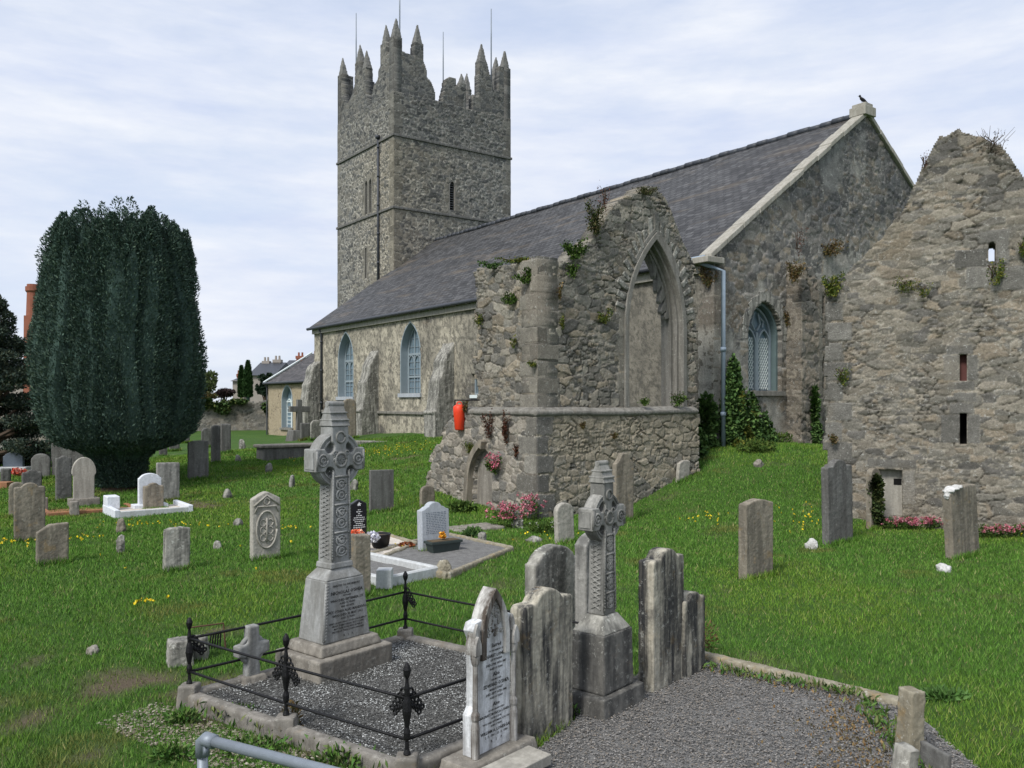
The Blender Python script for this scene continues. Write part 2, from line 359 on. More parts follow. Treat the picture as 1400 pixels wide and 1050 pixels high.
def slate_mat(name, base, sz=(.34, .24), brown=.5):
    m, n, b = newmat(name); b.inputs['Roughness'].default_value = .62; b.inputs['Specular IOR Level'].default_value = .35
    t = n.nodes.new('ShaderNodeTexCoord')
    dn = n.nodes.new('ShaderNodeTexNoise'); dn.inputs['Scale'].default_value = .9; n.links.new(t.outputs['UV'], dn.inputs['Vector'])
    va = n.nodes.new('ShaderNodeVectorMath'); va.operation = 'MULTIPLY_ADD'; va.inputs[1].default_value = (.0, .12, 0); n.links.new(dn.outputs['Color'], va.inputs[0]); n.links.new(t.outputs['UV'], va.inputs[2])
    br = n.nodes.new('ShaderNodeTexBrick'); n.links.new(va.outputs[0], br.inputs['Vector'])
    br.inputs['Scale'].default_value = 1; br.inputs['Brick Width'].default_value = sz[0]; br.inputs['Row Height'].default_value = sz[1]
    br.inputs['Mortar Size'].default_value = .02; br.inputs['Mortar Smooth'].default_value = .3
    br.inputs['Color1'].default_value = (*[x * .6 for x in base], 1); br.inputs['Color2'].default_value = (*[x * 1.55 for x in base], 1); br.inputs['Mortar'].default_value = (*[x * .12 for x in base], 1)
    g = noise(n, t.outputs['UV'], 1.3, 6, .7)
    c = mixc(n, 1.0, br.outputs[0], ramp(n, g, .3, .75, (.72, .72, .74), (1.3, 1.27, 1.22)), 'MULTIPLY')
    mp_ = n.nodes.new('ShaderNodeMapping'); mp_.inputs['Scale'].default_value = (.18, .9, 1); n.links.new(t.outputs['UV'], mp_.inputs[0])
    c = mixc(n, mixc(n, brown, (0, 0, 0), ramp(n, noise(n, mp_.outputs[0], 1.1, 5, .7), .54, .68)), c, (.155, .12, .08))
    c = mixc(n, mixc(n, .55, (0, 0, 0), ramp(n, noise(n, t.outputs['UV'], 5, 5, .8), .60, .66)), c, (.27, .265, .26))
    n.links.new(c, b.inputs['Base Color'])
    mq = n.nodes.new('ShaderNodeMapping'); mq.inputs['Scale'].default_value = (.9, 5.5, 1); n.links.new(va.outputs[0], mq.inputs[0])
    c = mixc(n, mixc(n, .5, (0, 0, 0), ramp(n, noise(n, mq.outputs[0], 1.0, 6, .75), .55, .66)), c, (.15, .148, .15))
    n.links.new(c, b.inputs['Base Color'])
    sp = n.nodes.new('ShaderNodeSeparateXYZ'); n.links.new(va.outputs[0], sp.inputs[0])
    md = n.nodes.new('ShaderNodeMath'); md.operation = 'FRACT'; dv = n.nodes.new('ShaderNodeMath'); dv.operation = 'DIVIDE'; dv.inputs[1].default_value = sz[1]
    n.links.new(sp.outputs[1], dv.inputs[0]); n.links.new(dv.outputs[0], md.inputs[0])
    iv = n.nodes.new('ShaderNodeMath'); iv.operation = 'SUBTRACT'; iv.inputs[0].default_value = 1; n.links.new(md.outputs[0], iv.inputs[1])
    pv = bumpn(n, b, iv.outputs[0], .8, .03)
    bumpn(n, b, noise(n, t.outputs['UV'], 9, 5, .7), .35, .03, pv)
    return m
M['slate'] = slate_mat('roof_slates', (.052, .053, .055)); M['slate2'] = slate_mat('small_roof_slates', (.066, .062, .062), (.28, .2), .15)

# ------------------------------------------------------------------ frames of reference
T = (math.sin(R(53.8)), math.cos(R(53.8)))        # along the east gable, away to the right
A = (-T[1], T[0])                                 # along the nave, away to the left
class Fr:
    """u along, d outward, z up"""
    def __init__(s, O, ud, nd): s.O = O; s.ud = ud; s.nd = nd
    def __call__(s, u, d, z): return (s.O[0] + u * s.ud[0] + d * s.nd[0], s.O[1] + u * s.ud[1] + d * s.nd[1], z)
    def hit(s, px, py, d=0):
        r = (px - CX) / F; ox = s.O[0] + d * s.nd[0]; oy = s.O[1] + d * s.nd[1]
        u = (oy * r - ox) / (s.ud[0] - r * s.ud[1]); D = oy + u * s.ud[1]
        return u, EYE - (py - HY) * D / F
    def pt(s, px, py, d=0): u, z = s.hit(px, py, d); return Vector(s(u, d, z))
def parch(w, zs, zt, sill=None, off=0.0, n=14):
    """pointed arch outline, left foot to right foot"""
    h = zt - zs; Rr = (h * h + w * w) / (2 * w); a1 = math.asin(min(1, h / Rr)); Ro = Rr + off
    Lc = [(Rr - w - Ro * math.cos(a1 * i / n), zs + Ro * math.sin(a1 * i / n)) for i in range(n + 1)]
    k = math.acos(max(-1, min(1, (Rr - w) / Ro)))
    Lc = [(Rr - w - Ro * math.cos(k * i / n), zs + Ro * math.sin(k * i / n)) for i in range(n + 1)]
    if sill is not None: Lc = [(-w - off, sill)] + Lc
    return Lc + [(-x, z) for x, z in reversed(Lc[:-1])]
def in_arch(u, z, c, w, zs, zt, sill):
    h = zt - zs; Rr = (h * h + w * w) / (2 * w); x = np.abs(u - c)
    return (x < w) & (z > sill) & ((z < zs) | ((x + Rr - w) ** 2 + (z - zs) ** 2 < Rr * Rr))
def band(mb, fr, c, w, zs, zt, sill, o_out, o_in, d0, d1, n=14, lo=0, hi=None):
    """moulding that follows the arch between two offsets, from depth d0 to d1"""
    po = parch(w, zs, zt, sill, o_out, n); pi = parch(w, zs, zt, sill, o_in, n); m = len(po); b = len(mb.v)
    for (a, bb) in zip(po, pi):
        for (x, z), d in ((a, d0), (bb, d0), (bb, d1), (a, d1)): mb.v.append(tuple(fr(c + x, d, z)))
    hi = m - 1 if hi is None else hi
    for i in range(lo, hi):
        q = b + i * 4; r = q + 4
        mb.f += [(q + k, q + (k + 1) % 4, r + (k + 1) % 4, r + k) for k in range(4)]
    mb.f += [(b + lo * 4, b + lo * 4 + 1, b + lo * 4 + 2, b + lo * 4 + 3), (b + hi * 4 + 3, b + hi * 4 + 2, b + hi * 4 + 1, b + hi * 4)]
    return mb

# ------------------------------------------------------------------ terrain
TP = np.array([(-6, 7, 0), (0, 6, 0), (4, 6, 0), (8, 8, 0), (-3, 9, 0), (3, 10, 0), (6, 13, 0), (0, 13, 0), (-6, 13, 0), (-10, 16, 0), (10, 15, 0), (3, 16, 0), (-3, 18, 0),
    (-12, 25, 0), (-16, 30, 0), (10, 18, .05), (13, 17, .05), (0, 2, .25), (-3, 3.5, .1), (0, -1, 1.1), (4, 2, .15), (.6, 20, 0), (-1.9, 23.4, .33), (-.9, 22, .15), (5.1, 23.3, .9), (3, 21.7, .15), (4, 22.5, .57),
    (5.93, 25, 1.4), (8.3, 26.7, 1.44), (8, 17.5, .05), (7.5, 21, .65), (8, 25, 1.4), (4, 18, .02), (5.4, 21.3, .55), (2.5, 20, 0), (-3.23, 37.5, 1.3), (1.2, 31.5, 1.35), (-11.27, 48.5, .87), (-16.7, 57.6, .42),
    (-3.36, 22, -.05), (-5, 28, .45), (-30, 47, 0), (-22, 40, 0), (-20, 60, .57), (-40, 60, .2), (-9.9, 27, .25), (-10.4, 30, .45), (-11.6, 34, .6), (-16, 42, .1), (-8.5, 33, .55), (0, 120, 1), (-80, 120, .5), (80, 120, 1), (80, 20, 0), (-80, 20, 0), (-80, -25, 0), (80, -25, 0), (0, -40, 1), (18, 35, 1.4), (16, 24, .6)], float)
def _tps():
    P = TP[:, :2] / 10; n = len(P); d = np.linalg.norm(P[:, None] - P[None], axis=2); K = np.where(d > 0, d * d * np.log(d + 1e-12), 0) + np.eye(n) * .004
    Q = np.concatenate([np.ones((n, 1)), P], 1); Z = np.zeros((3, 3))
    return np.linalg.solve(np.block([[K, Q], [Q.T, Z]]), np.concatenate([TP[:, 2], np.zeros(3)]))
_w = _tps()
PLOTS = []      # polygons kept level
def inpoly(x, y, poly):
    r = np.zeros(np.shape(x), bool); n = len(poly)
    for i in range(n):
        (x0, y0), (x1, y1) = poly[i], poly[(i + 1) % n]
        c = ((y0 > y) != (y1 > y)) & (x < (x1 - x0) * (y - y0) / ((y1 - y0) if y1 != y0 else 1e-9) + x0); r ^= c
    return r
def gz(x, y):
    x = np.asarray(x, float); y = np.asarray(y, float); sh = np.shape(x); x = x.ravel(); y = y.ravel()
    xc = np.clip(x, -80, 80) / 10; yc = np.clip(y, -40, 120) / 10
    z = _w[-3] + _w[-2] * xc + _w[-1] * yc
    for (px, py, _), k in zip(TP, _w[:-3]):
        d2 = (xc - px / 10) ** 2 + (yc - py / 10) ** 2; z = z + k * .5 * d2 * np.log(d2 + 1e-12)
    z = z + .05 * (vnoise(x * .7, y * .7, 3) - .5) + .03 * (vnoise(x * 2.1, y * 2.1, 4) - .5)
    for p in PLOTS: z = np.where(inpoly(x, y, p), np.minimum(z, -.03), z)
    return z.reshape(sh)
def gp(px, py):
    """where the line of sight through a photo pixel meets the terrain"""
    D = np.arange(3, 110, .02); x = (px - CX) / F * D; z = EYE - (py - HY) / F * D
    g = gz(x, D); k = np.argmax(z < g)
    return Vector((x[k], D[k], g[k]))
def at(px, py, D): return Vector(((px - CX) / F * D, D, EYE - (py - HY) * D / F))
# ------------------------------------------------------------------ plots that must stay level (photo kerb lines taken to the ground)
def flat(px, py, z=.1): D = (EYE - z) * F / (py - HY); return ((px - CX) / F * D, D)
PA = (-2.92, 7.68); PD = (-1.2, 9.55); PC = (-.76, 6.14); PE = (PC[0] + PD[0] - PA[0], PC[1] + PD[1] - PA[1])
RAILPLOT = [PA, PC, PE, PD]
K1 = flat(958, 893, .08); K2 = flat(1238, 956, .1); K3 = (K2[0] - .45, K2[1] - 3.0)
PATH = [(1.15, 8.35), K1, K2, (3.45, 6.2), (3.0, 4.6), (.2, 4.7), (-.35, 5.6)]
G1 = [flat(528, 757, 0), flat(600, 728, 0), flat(715, 752, 0), flat(662, 778, 0)]
PLOTS += [RAILPLOT, PATH]
# ------------------------------------------------------------------ ground
def axis(a, b, st, far):
    c = list(np.arange(a, b + 1e-6, st)); g = [st * 1.3 ** k for k in range(1, 80)]
    r = c[-1]; l = c[0]; rr = []; ll = []
    for q in g:
        if r > far and l < -far: break
        if r < far: r += q; rr.append(r)
        if l > -far: l -= q; ll.append(l)
    return np.array(ll[::-1] + c + rr)
xs = axis(-22, 16, .22, 900); ys = axis(2, 40, .22, 900); GX, GY = np.meshgrid(xs, ys)
GZ = gz(GX, GY); idx = np.arange(GX.size).reshape(GX.shape)
gm, n, b = newmat('lawn_soil'); b.inputs['Roughness'].default_value = 1
v = coords(n, (1, 1, 1), 'Object', False)
c = mixc(n, noise(n, v, 9, 6, .75), (.034, .088, .012), (.078, .165, .026))
c = mixc(n, ramp(n, noise(n, v, .55, 4, .6), .42, .66), c, (.07, .15, .023))
c = mixc(n, ramp(n, noise(n, v, 1.1, 5, .7), .62, .72), c, (.145, .15, .045))
c = mixc(n, ramp(n, noise(n, v, 70, 3, .7), .3, .75), mixc(n, .55, (0, 0, 0), c), c)
at_ = n.nodes.new('ShaderNodeAttribute'); at_.attribute_name = 'Col'; sx = n.nodes.new('ShaderNodeSeparateColor'); n.links.new(at_.outputs['Color'], sx.inputs[0])
soil = mixc(n, noise(n, v, 26, 6, .8), (.05, .036, .022), (.20, .16, .11))
c = mixc(n, sx.outputs[0], c, soil)
n.links.new(c, b.inputs['Base Color']); bumpn(n, b, noise(n, v, 22, 6, .75), .9, .05)
# bare soil and stones: beside the railed plot and around a few graves
def bare(x, y):
    d = np.zeros(np.shape(x))
    for (cx, cy, r) in BARE: d = np.maximum(d, 1 - np.sqrt((x - cx) ** 2 + (y - cy) ** 2) / r)
    # strip in front of the railed plot
    ux, uy = (PC[0] - PA[0]) / 2.64, (PC[1] - PA[1]) / 2.64
    s = (x - PA[0]) * ux + (y - PA[1]) * uy; q = (x - PA[0]) * uy - (y - PA[1]) * ux
    d = np.maximum(d, np.where((s > -.5) & (s < 4), 1.15 - np.abs(q + .34) / .62, 0))
    return sst(.15, .75, d * .8 + 1.5 * (fbm(x * 2.6, y * 2.6, 61, 5) - .5))
BARE = [(gp(290, 865).x, gp(290, 865).y, .6), (gp(180, 930).x, gp(180, 930).y, .7), (gp(60, 985).x, gp(60, 985).y, .5), (gp(1262, 965).x, gp(1262, 965).y, .35), (gp(265, 690).x, gp(265, 690).y, 1.1), (gp(165, 665).x, gp(165, 665).y, 1.6),
        (gp(560, 625).x, gp(560, 625).y, 1.0), (gp(905, 682).x, gp(905, 682).y, .6), (gp(120, 1030).x, gp(120, 1030).y, .4)]
GC = np.zeros((GX.size, 3)); GC[:, 0] = bare(GX.ravel(), GY.ravel())
o = fast('ground', np.stack([GX.ravel(), GY.ravel(), GZ.ravel()], 1), np.stack([idx[:-1, :-1], idx[:-1, 1:], idx[1:, 1:], idx[1:, :-1]], -1).reshape(-1, 4), gm, GC, smooth=True)
tag(o, kind='structure')

# ------------------------------------------------------------------ the church
C0 = (5.93, 25.0); NL = 29.1; HS = 8.0; EV = 7.06; AP = 12.75; SLP = (AP - EV) / HS
nE = (T[1], -T[0]); nS = (-T[0], -T[1])
FG = Fr(C0, T, nE); FN = Fr(C0, A, nS)
church = empty('church', (C0[0], C0[1], 1.2), 0, 'long grey stone church with dark slate roof, pinnacled west tower and blue lancet windows', 'church')
def pane(name, fr, c, w, zs, zt, sill, d, mat, parent):
    p = parch(w, zs, zt, sill, 0, 10); mb = MB(); mb.prism(p, lambda a, q: fr(c + a, d, q), lambda a, q: fr(c + a, d - .02, q)); return mb.build(name, mat, parent, True)
def bars(mb, fr, c, w, zs, zt, sill, d0, d1, us, zrows, r=.03):
    def top(x):
        h = zt - zs; Rr = (h * h + w * w) / (2 * w); return zs + math.sqrt(max(0, Rr * Rr - (abs(x) + Rr - w) ** 2))
    for x in us: mb.fbox(fr, c + x - r, c + x + r, d0, d1, sill, top(x))
    for z, q in zrows:
        ww = w if z < zs else max(.1, next((k * w / 40 for k in range(40, 0, -1) if top(k * w / 40) > z), .1))
        mb.fbox(fr, c - ww, c + ww, d0 - .006, d1 + .006, z - q, z + q)
NW = [(18.03, .93, 5.0, 6.45, 3.08), (25.0, .93, 4.95, 6.42, 2.95)]
def nave_in(u, v):
    k = np.ones(u.shape, bool)
    for c, w_, zs, zt, sill in NW: k &= ~in_arch(u, v, c, w_, zs, zt, sill)
    return k & ~((np.abs(u - 12.6) < .21) & (v > 3.0) & (v < 3.85))
def nave_stain(u, v, c):
    k = np.maximum(sst(.48, .66, fbm(u * .55, v * .4, 77, 5) + .06 * (3.5 - v) * .3), sst(16, 11, u) * .9)
    c = c * (1 - .5 * k)[:, None] + np.array((.13, .122, .105)) * (.5 * k)[:, None]
    g_ = sst(15, 11, u)[:, None] * .55; c = c * (1 - g_) + np.array((.135, .128, .11)) * g_
    dk = np.maximum(.45 * sst(.54, .66, fbm(u * 2.2, v * 1.8, 78, 6)), np.maximum(sst(.56, .62, fbm(u * 11, v * 9, 79, 4)), .8 * sst(.60, .64, fbm(u * 5, v * 5, 80, 5)))); return c * (1 - .65 * dk)[:, None] + np.array((.07, .068, .058)) * (.65 * dk)[:, None]
p = Panel().face(C0, A, nS, -.03, NL + .03, 0, EV, .05, nave_in, rubble(11, [(.19, .175, .145), (.14, .13, .115), (.22, .19, .15)], (.34, .31, .25), .45, .26, .04, render=((.48, .44, .345), .96, .55), stain=nave_stain), thick=.5)
p.build('nave_wall', M['rendered'], church)
# east gable: opening for the two-light window, and its projecting pier
GW = (2.4, .82, 4.75, 5.85, 3.05)
def gable_in(u, v): return (v < EV + SLP * (HS - np.abs(u - HS))) & ~in_arch(u, v, *GW)
def gable_stain(u, v, c):
    k = sst(7.6, 9.2, v + 1.4 * (fbm(u * .8, v * .8, 5, 4) - .5) - .25 * np.abs(u - 6.5)) * sst(.30, .55, fbm(u * 1.1, v * .5, 8, 4))
    c = c * (1 - .62 * k)[:, None] + c * np.array((.62, .68, .82)) * (.62 * k)[:, None] * .55
    k2 = sst(.55, .75, fbm(u * .6, v * .6, 15, 4)) * sst(7.5, 5, v); return c * (1 - .4 * k2)[:, None] + np.array((.16, .12, .075)) * (.4 * k2)[:, None]
p = Panel().face(C0, T, nE, -.03, 2 * HS, 0, AP, .045, gable_in, rubble(23, [(.205, .195, .17), (.15, .148, .138), (.235, .205, .16), (.175, .168, .15)], (.42, .39, .35), .34, .24, .04,
    blocks=[(-.05, .5 if k % 2 else .3, .4 + .42 * k, .8 + .42 * k) for k in range(15)], bpal=(.19, .18, .16), stain=gable_stain, render=((.34, .33, .29), .16, .7), vary=.7, open_=.3), thick=.55)
p.build('gable_wall', M['gable'], church)
q = MB(); P3 = lambda u, q_, z: (C0[0] + A[0] * u + T[0] * q_, C0[1] + A[1] * u + T[1] * q_, z)
q.add([P3(NL, 0, 0), P3(NL, 16, 0), P3(NL, 16, EV), P3(NL, 8, AP), P3(NL, 0, EV)], [(0, 1, 2, 3, 4)]); q.add([P3(0, 16, 0), P3(NL, 16, 0), P3(NL, 16, EV), P3(0, 16, EV)], [(0, 1, 2, 3)])
q.build('rear_wall', M['terra'], church, True)
def roof_slope(name, parent, O, ua, ta, u0, u1, q0, q1, zf, res=.3, mat='slate', amp=.05, seed=1):
    nu = int((u1 - u0) / res) + 2; nq = int(abs(q1 - q0) / res) + 2
    U, Q = np.meshgrid(np.linspace(u0, u1, nu), np.linspace(q0, q1, nq)); U = U.ravel(); Q = Q.ravel()
    z = zf(Q) + amp * (fbm(U * .35, Q * .5, seed, 3) - .5) * 2
    V = np.stack([O[0] + ua[0] * U + ta[0] * Q, O[1] + ua[1] * U + ta[1] * Q, z], 1); B = V.copy(); B[:, 2] -= .09
    i = np.arange(nu * nq).reshape(nq, nu); f = np.stack([i[:-1, :-1], i[:-1, 1:], i[1:, 1:], i[1:, :-1]], -1).reshape(-1, 4)
    edge = np.concatenate([i[0, :], i[1:, -1], i[-1, -2::-1], i[-2:0:-1, 0]]); e2 = np.roll(edge, -1); nn = nu * nq
    F2 = np.concatenate([f, f[:, ::-1] + nn, np.stack([edge, edge + nn, e2 + nn, e2], -1)])
    uv = np.stack([U, Q * 1.22], 1); return fast(name, np.concatenate([V, B]), F2, M[mat], None, parent, True, False, np.concatenate([uv, uv]))
rf = roof_slope('roof', church, C0, A, T, .28, NL + .25, -.28, HS, lambda q_: EV + .04 + SLP * q_)
r2 = roof_slope('roof', church, C0, A, T, .28, NL + .25, HS, 2 * HS + .28, lambda q_: EV + .04 + SLP * (2 * HS - q_), seed=4)
mb = MB()
for k in range(62):
    u = .35 + k * .47; dz = .02 * math.sin(k * 1.7)
    mb.tube([P3(u, HS, AP + .06 + dz), P3(u + .455, HS, AP + .07 + dz)], .12, 10)
mb.build('ridge_tiles', M['leadgutter'], rf, True, True)
mb = MB(); mb.tube([P3(.55, -.33, EV - .17), P3(15, -.33, EV - .20), P3(NL + .3, -.33, EV - .22)], .085, 8); mb.build('gutter', M['leadgutter'], church, True, True)
mb = MB()
for k in range(8): mb.fbox(FN, .35 + k * 3.6, .35 + k * 3.6 + 3.59, 0, .16 + .01 * (k % 2), EV - .52, EV - .17)
for k in range(28): mb.fbox(FN, .8 + k, .86 + k, .16, .32, EV - .30, EV - .25)
mb.build('eaves_cornice', M['coping'], church, True)
mb = MB()     # coping along both slopes of the gable
for side in (0, 1):
    L_ = math.hypot(HS, AP - EV); nblk = 11
    for k in range(nblk):
        a0 = k / nblk * (HS + .25) - .25; a1 = (k + .975) / nblk * (HS + .25) - .25; j = random.uniform(-.02, .02); j2 = random.uniform(-.025, .025)
        X = (lambda a: a) if side == 0 else (lambda a: 2 * HS - a)
        z0, z1 = EV + SLP * a0 + .02 + j2, EV + SLP * a1 + .02 + j2; lo, hi, th = -.13 + j, .34 + j, .18
        mb.hexa([FG(X(a0), -hi, z0), FG(X(a1), -hi, z1), FG(X(a1), -lo, z1), FG(X(a0), -lo, z0), FG(X(a0), -hi, z0 + th), FG(X(a1), -hi, z1 + th), FG(X(a1), -lo, z1 + th), FG(X(a0), -lo, z0 + th)])
mb.fbox(FG, HS - .34, HS + .34, -.42, .2, AP - .05, AP + .27); mb.fbox(FG, HS - .24, HS + .24, -.38, .14, AP + .27, AP + .40); mb.fbox(FG, -.5, .25, -.4, .22, EV - .28, EV - .1)
mb.build('coping_stones', M['coping'], church, True, bevel=.02)
# east gable window
c, w_, zs, zt, sill = GW
win = band(MB(), FG, c, w_, zs, zt, sill, .0, -.10, -.12, -.45); wo = win.build('window', M['greenpaint'], church, True); wo['label'] = 'pointed two-light window with white lattice panes'
mb = MB(); band(mb, FG, c, w_ - .1, zs - .02, zt - .14, sill, 0, -.07, -.30, -.42); mb.fbox(FG, c - .05, c + .05, -.42, -.28, sill, zs + .15)
for sx_ in (-1, 1):
    band(mb, FG, c + sx_ * .36, .33, zs - .25, zs + .28, sill + .05, 0, -.05, -.29, -.41, 8)
    mb.tube([FG(c + sx_ * .05, -.34, zs + .2), FG(c + sx_ * .22, -.34, zs + .42), FG(c + sx_ * .10, -.34, zs + .75)], .03, 6); mb.tube([FG(c + sx_ * .32, -.34, zs + .32), FG(c + sx_ * .38, -.34, zs + .5), FG(c + sx_ * .20, -.34, zs + .62)], .03, 6)
mb.build('tracery', M['bluepaint'], wo, True)
mb = MB()
for sx_ in (-1, 1):
    u0, u1, z0, z1 = c + sx_ * .36 - .28, c + sx_ * .36 + .28, sill + .05, zs + .0
    k = -6
    while k < 16:
        for s in (1, -1):
            pts = []
            for i in range(41):
                uu = u0 + (u1 - u0) * i / 40; zz = z0 + (k * .17) + s * (uu - u0) * 1.6 + (0 if s > 0 else .9)
                if z0 < zz < z1: pts.append(FG(uu, -.375, zz))
            if len(pts) > 2: mb.tube([pts[0], pts[-1]], .016, 4)
        k += 1
mb.build('lattice', M['lead'], wo, True); pane('glazing', FG, c, w_ - .05, zs, zt - .05, sill, -.40, M['glass'], wo)
MB().fbox(FG, c - w_ - .12, c + w_ + .12, -.4, .10, sill - .14, sill).build('sill', M['dressed'], wo, True)
mb = MB()      # long voussoir stones over the window
for i in range(19):
    pa = parch(w_, zs, zt, None, .03, 9)[i]; pb = parch(w_, zs, zt, None, .27 + .14 * hsh(i, 4, 9), 9)[i]
    d = Vector((pb[0] - pa[0], pb[1] - pa[1])).normalized(); t_ = Vector((-d.y, d.x)) * (.085 + .02 * hsh(i, 2, 9))
    P = [(pa[0] - t_.x, pa[1] - t_.y), (pa[0] + t_.x, pa[1] + t_.y), (pb[0] + t_.x * 1.2, pb[1] + t_.y * 1.2), (pb[0] - t_.x * 1.2, pb[1] - t_.y * 1.2)]
    mb.prism(P, lambda a, q_: FG(c + a, .038 + .006 * (i % 3), q_), lambda a, q_: FG(c + a, -.1, q_))
mb.build('window_arch_stones', M['lichened'], church, True, bevel=.012)
# pier with slits
def pier_in(u, v):
    top = 6.9 - .5 * sst(.2, 1.4, u) + .5 * (fbm(u * 3, v * 0 + 1, 3, 3) - .5)
    return (v < top) & ~((np.abs(u - 1.14) < .07) & (((v > 5.55) & (v < 6.1)) | ((v > 3.2) & (v < 4.15))))
FP = Fr(FG(3.5, .55, 0)[:2], T, nE)
p = Panel(); st = rubble(37, [(.19, .17, .135), (.15, .14, .12), (.21, .18, .14)], (.30, .27, .22), .42, .25, .05, blocks=[(1.2, 1.48, .8 + .46 * k, 1.22 + .46 * k) for k in range(13)] + [(.86, 1.06, .9 + .5 * k, 1.36 + .5 * k) for k in range(12)], bpal=(.20, .185, .15))
p.face(FP.O, T, nE, -.03, 1.48, .3, 7.2, .04, pier_in, st, thick=.6); p.face(FP.O, (-nE[0], -nE[1]), (-T[0], -T[1]), 0, .55, .3, 6.8, .045, None, rubble(38, [(.18, .16, .13)], (.28, .25, .2)))
p.build('stair_pier', M['wall'], church)
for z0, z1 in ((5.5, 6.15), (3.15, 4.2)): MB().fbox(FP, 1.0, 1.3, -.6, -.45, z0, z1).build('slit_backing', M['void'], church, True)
# nave windows: splayed painted reveal, three lights, two transoms
for c, w_, zs, zt, sill in NW:
    o = band(MB(), FN, c, w_, zs, zt, sill, .03, -.04, .03, -.46).build('window', M['bluepaint'], church, True)
    mb = MB(); band(mb, FN, c, w_ - .04, zs, zt - .04, sill, 0, -.10, -.34, -.45); bars(mb, FN, c, w_ - .1, zs, zt - .1, sill, -.43, -.35, (-.28, .28), ((zs - .05, .05), (sill + (zs - sill) * .42, .045)), .028)
    bars(mb, FN, c, w_ - .1, zs, zt - .1, sill, -.42, -.38, (-.56, 0, .56), [(sill + .3 * k, .010) for k in range(1, 6)] + [(zs + .3, .010), (zs + .7, .010)], .010)
    for x in (-.56, 0, .56): band(mb, FN, c + x, .27, zs - .42, zs - .08, zs - .6, 0, -.04, -.345, -.425, 6)
    mb.build('window_frame', M['bluepaint'], o, True); pane('glazing', FN, c, w_ - .06, zs, zt - .06, sill, -.41, M['glass'], o)
    MB().fbox(FN, c - w_ - .12, c + w_ + .12, -.42, .12, sill - .16, sill + .02).build('sill', M['bluegrey'], o, True)
o = MB(); [o.fbox(FN, *a, -.25, -.1, *b_) for a, b_ in (((12.39, 12.46), (3, 3.85)), ((12.74, 12.81), (3, 3.85)), ((12.46, 12.74), (3, 3.07)), ((12.46, 12.74), (3.78, 3.85)))]; o = o.build('window', M['bluepaint'], church, True); o['label'] = 'small square window beside the ruined chapel'
MB().fbox(FN, 12.44, 12.76, -.24, -.2, 3.04, 3.82).build('glazing', M['glass'], o, True); MB().fbox(FN, 12.3, 12.9, -.3, .1, 2.86, 2.995).build('sill', M['whitepaint'], o, True)
# string course, buttresses, downpipes
mb = MB(); [mb.fbox(FN, 8 + k * 1.75, 8 + k * 1.75 + 1.73, -.05, .12 + .008 * (k % 3), 2.12, 2.25) for k in range(12)]; mb.build('string_course', M['dressed'], church, True, bevel=.02)
def buttress(u0, u1, sc=1.0, z1=5.45):
    prof = [(-.1, -.3), (1.28, -.3), (1.28, 2.18), (1.36, 2.2), (1.36, 2.3), (1.16, 2.36), (.98, 3.3), (.98, 3.62), (.80, 3.86), (.68, 4.2), (.68, 4.42), (.5, 4.72), (0, z1), (-.1, z1)]
    for (d0, za), (d1, zb) in (): pass
    mb = MB(); mb.prism(prof, lambda a, z: FN(u0, a * sc, z), lambda a, z: FN(u1, a * sc, z)); o = mb.build('buttress', M['lichened'], church, True, bevel=.02); weather(o, .05, .06, .2)
buttress(21.2, 22.1, .78, 5.3); buttress(14.2, 15.1, .8, 5.3); buttress(28.25, 29.2, .8, 5.0)
mb = MB(); mb.tube([FN(27.95, .3, EV - .25), FN(27.95, .12, EV - .55), FN(27.95, .12, 1.0)], .06, 8)
for z in (2.6, 4.4, 6): mb.tube([FN(27.95, .12, z), FN(27.95, .12, z + .1)], .08, 8)
mb.build('downpipe', M['leadgutter'], church, True, True)
mb = MB(); mb.tube([FN(.35, .33, EV - .15), FN(.1, .30, EV - .3), FG(.16, .24, EV - .5), FG(.16, .24, 1.35)], .065, 10)
for z in (2.3, 4.2): mb.tube([FG(.16, .24, z), FG(.16, .24, z + .12)], .085, 10)
mb.tube([FN(.05, .33, EV - .15), FN(.9, .33, EV - .16)], .12, 8)
o = mb.build('downpipe', M['pipe'], church, True, True); o['label'] = 'blue grey downpipe at the gable corner'

# ------------------------------------------------------------------ tower (part of the church)
Wc = (C0[0] + A[0] * NL, C0[1] + A[1] * NL); TC = (Wc[0] + T[0] * 5.06, Wc[1] + T[1] * 5.06); TW, TD = 8.72, 7.92
FE = Fr(TC, T, nE); FS = Fr(TC, A, nS)
FNn = Fr((TC[0] + T[0] * TW, TC[1] + T[1] * TW), A, T); FWw = Fr((TC[0] + A[0] * TD, TC[1] + A[1] * TD), T, A)
tpal = [(.12, .122, .118), (.16, .155, .14), (.09, .093, .092), (.14, .14, .132), (.185, .178, .158)]
def tst(seed):
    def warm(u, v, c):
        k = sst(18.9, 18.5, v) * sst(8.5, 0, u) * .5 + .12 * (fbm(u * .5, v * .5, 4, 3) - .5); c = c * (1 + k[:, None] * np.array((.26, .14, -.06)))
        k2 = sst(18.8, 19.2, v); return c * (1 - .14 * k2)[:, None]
    return warm
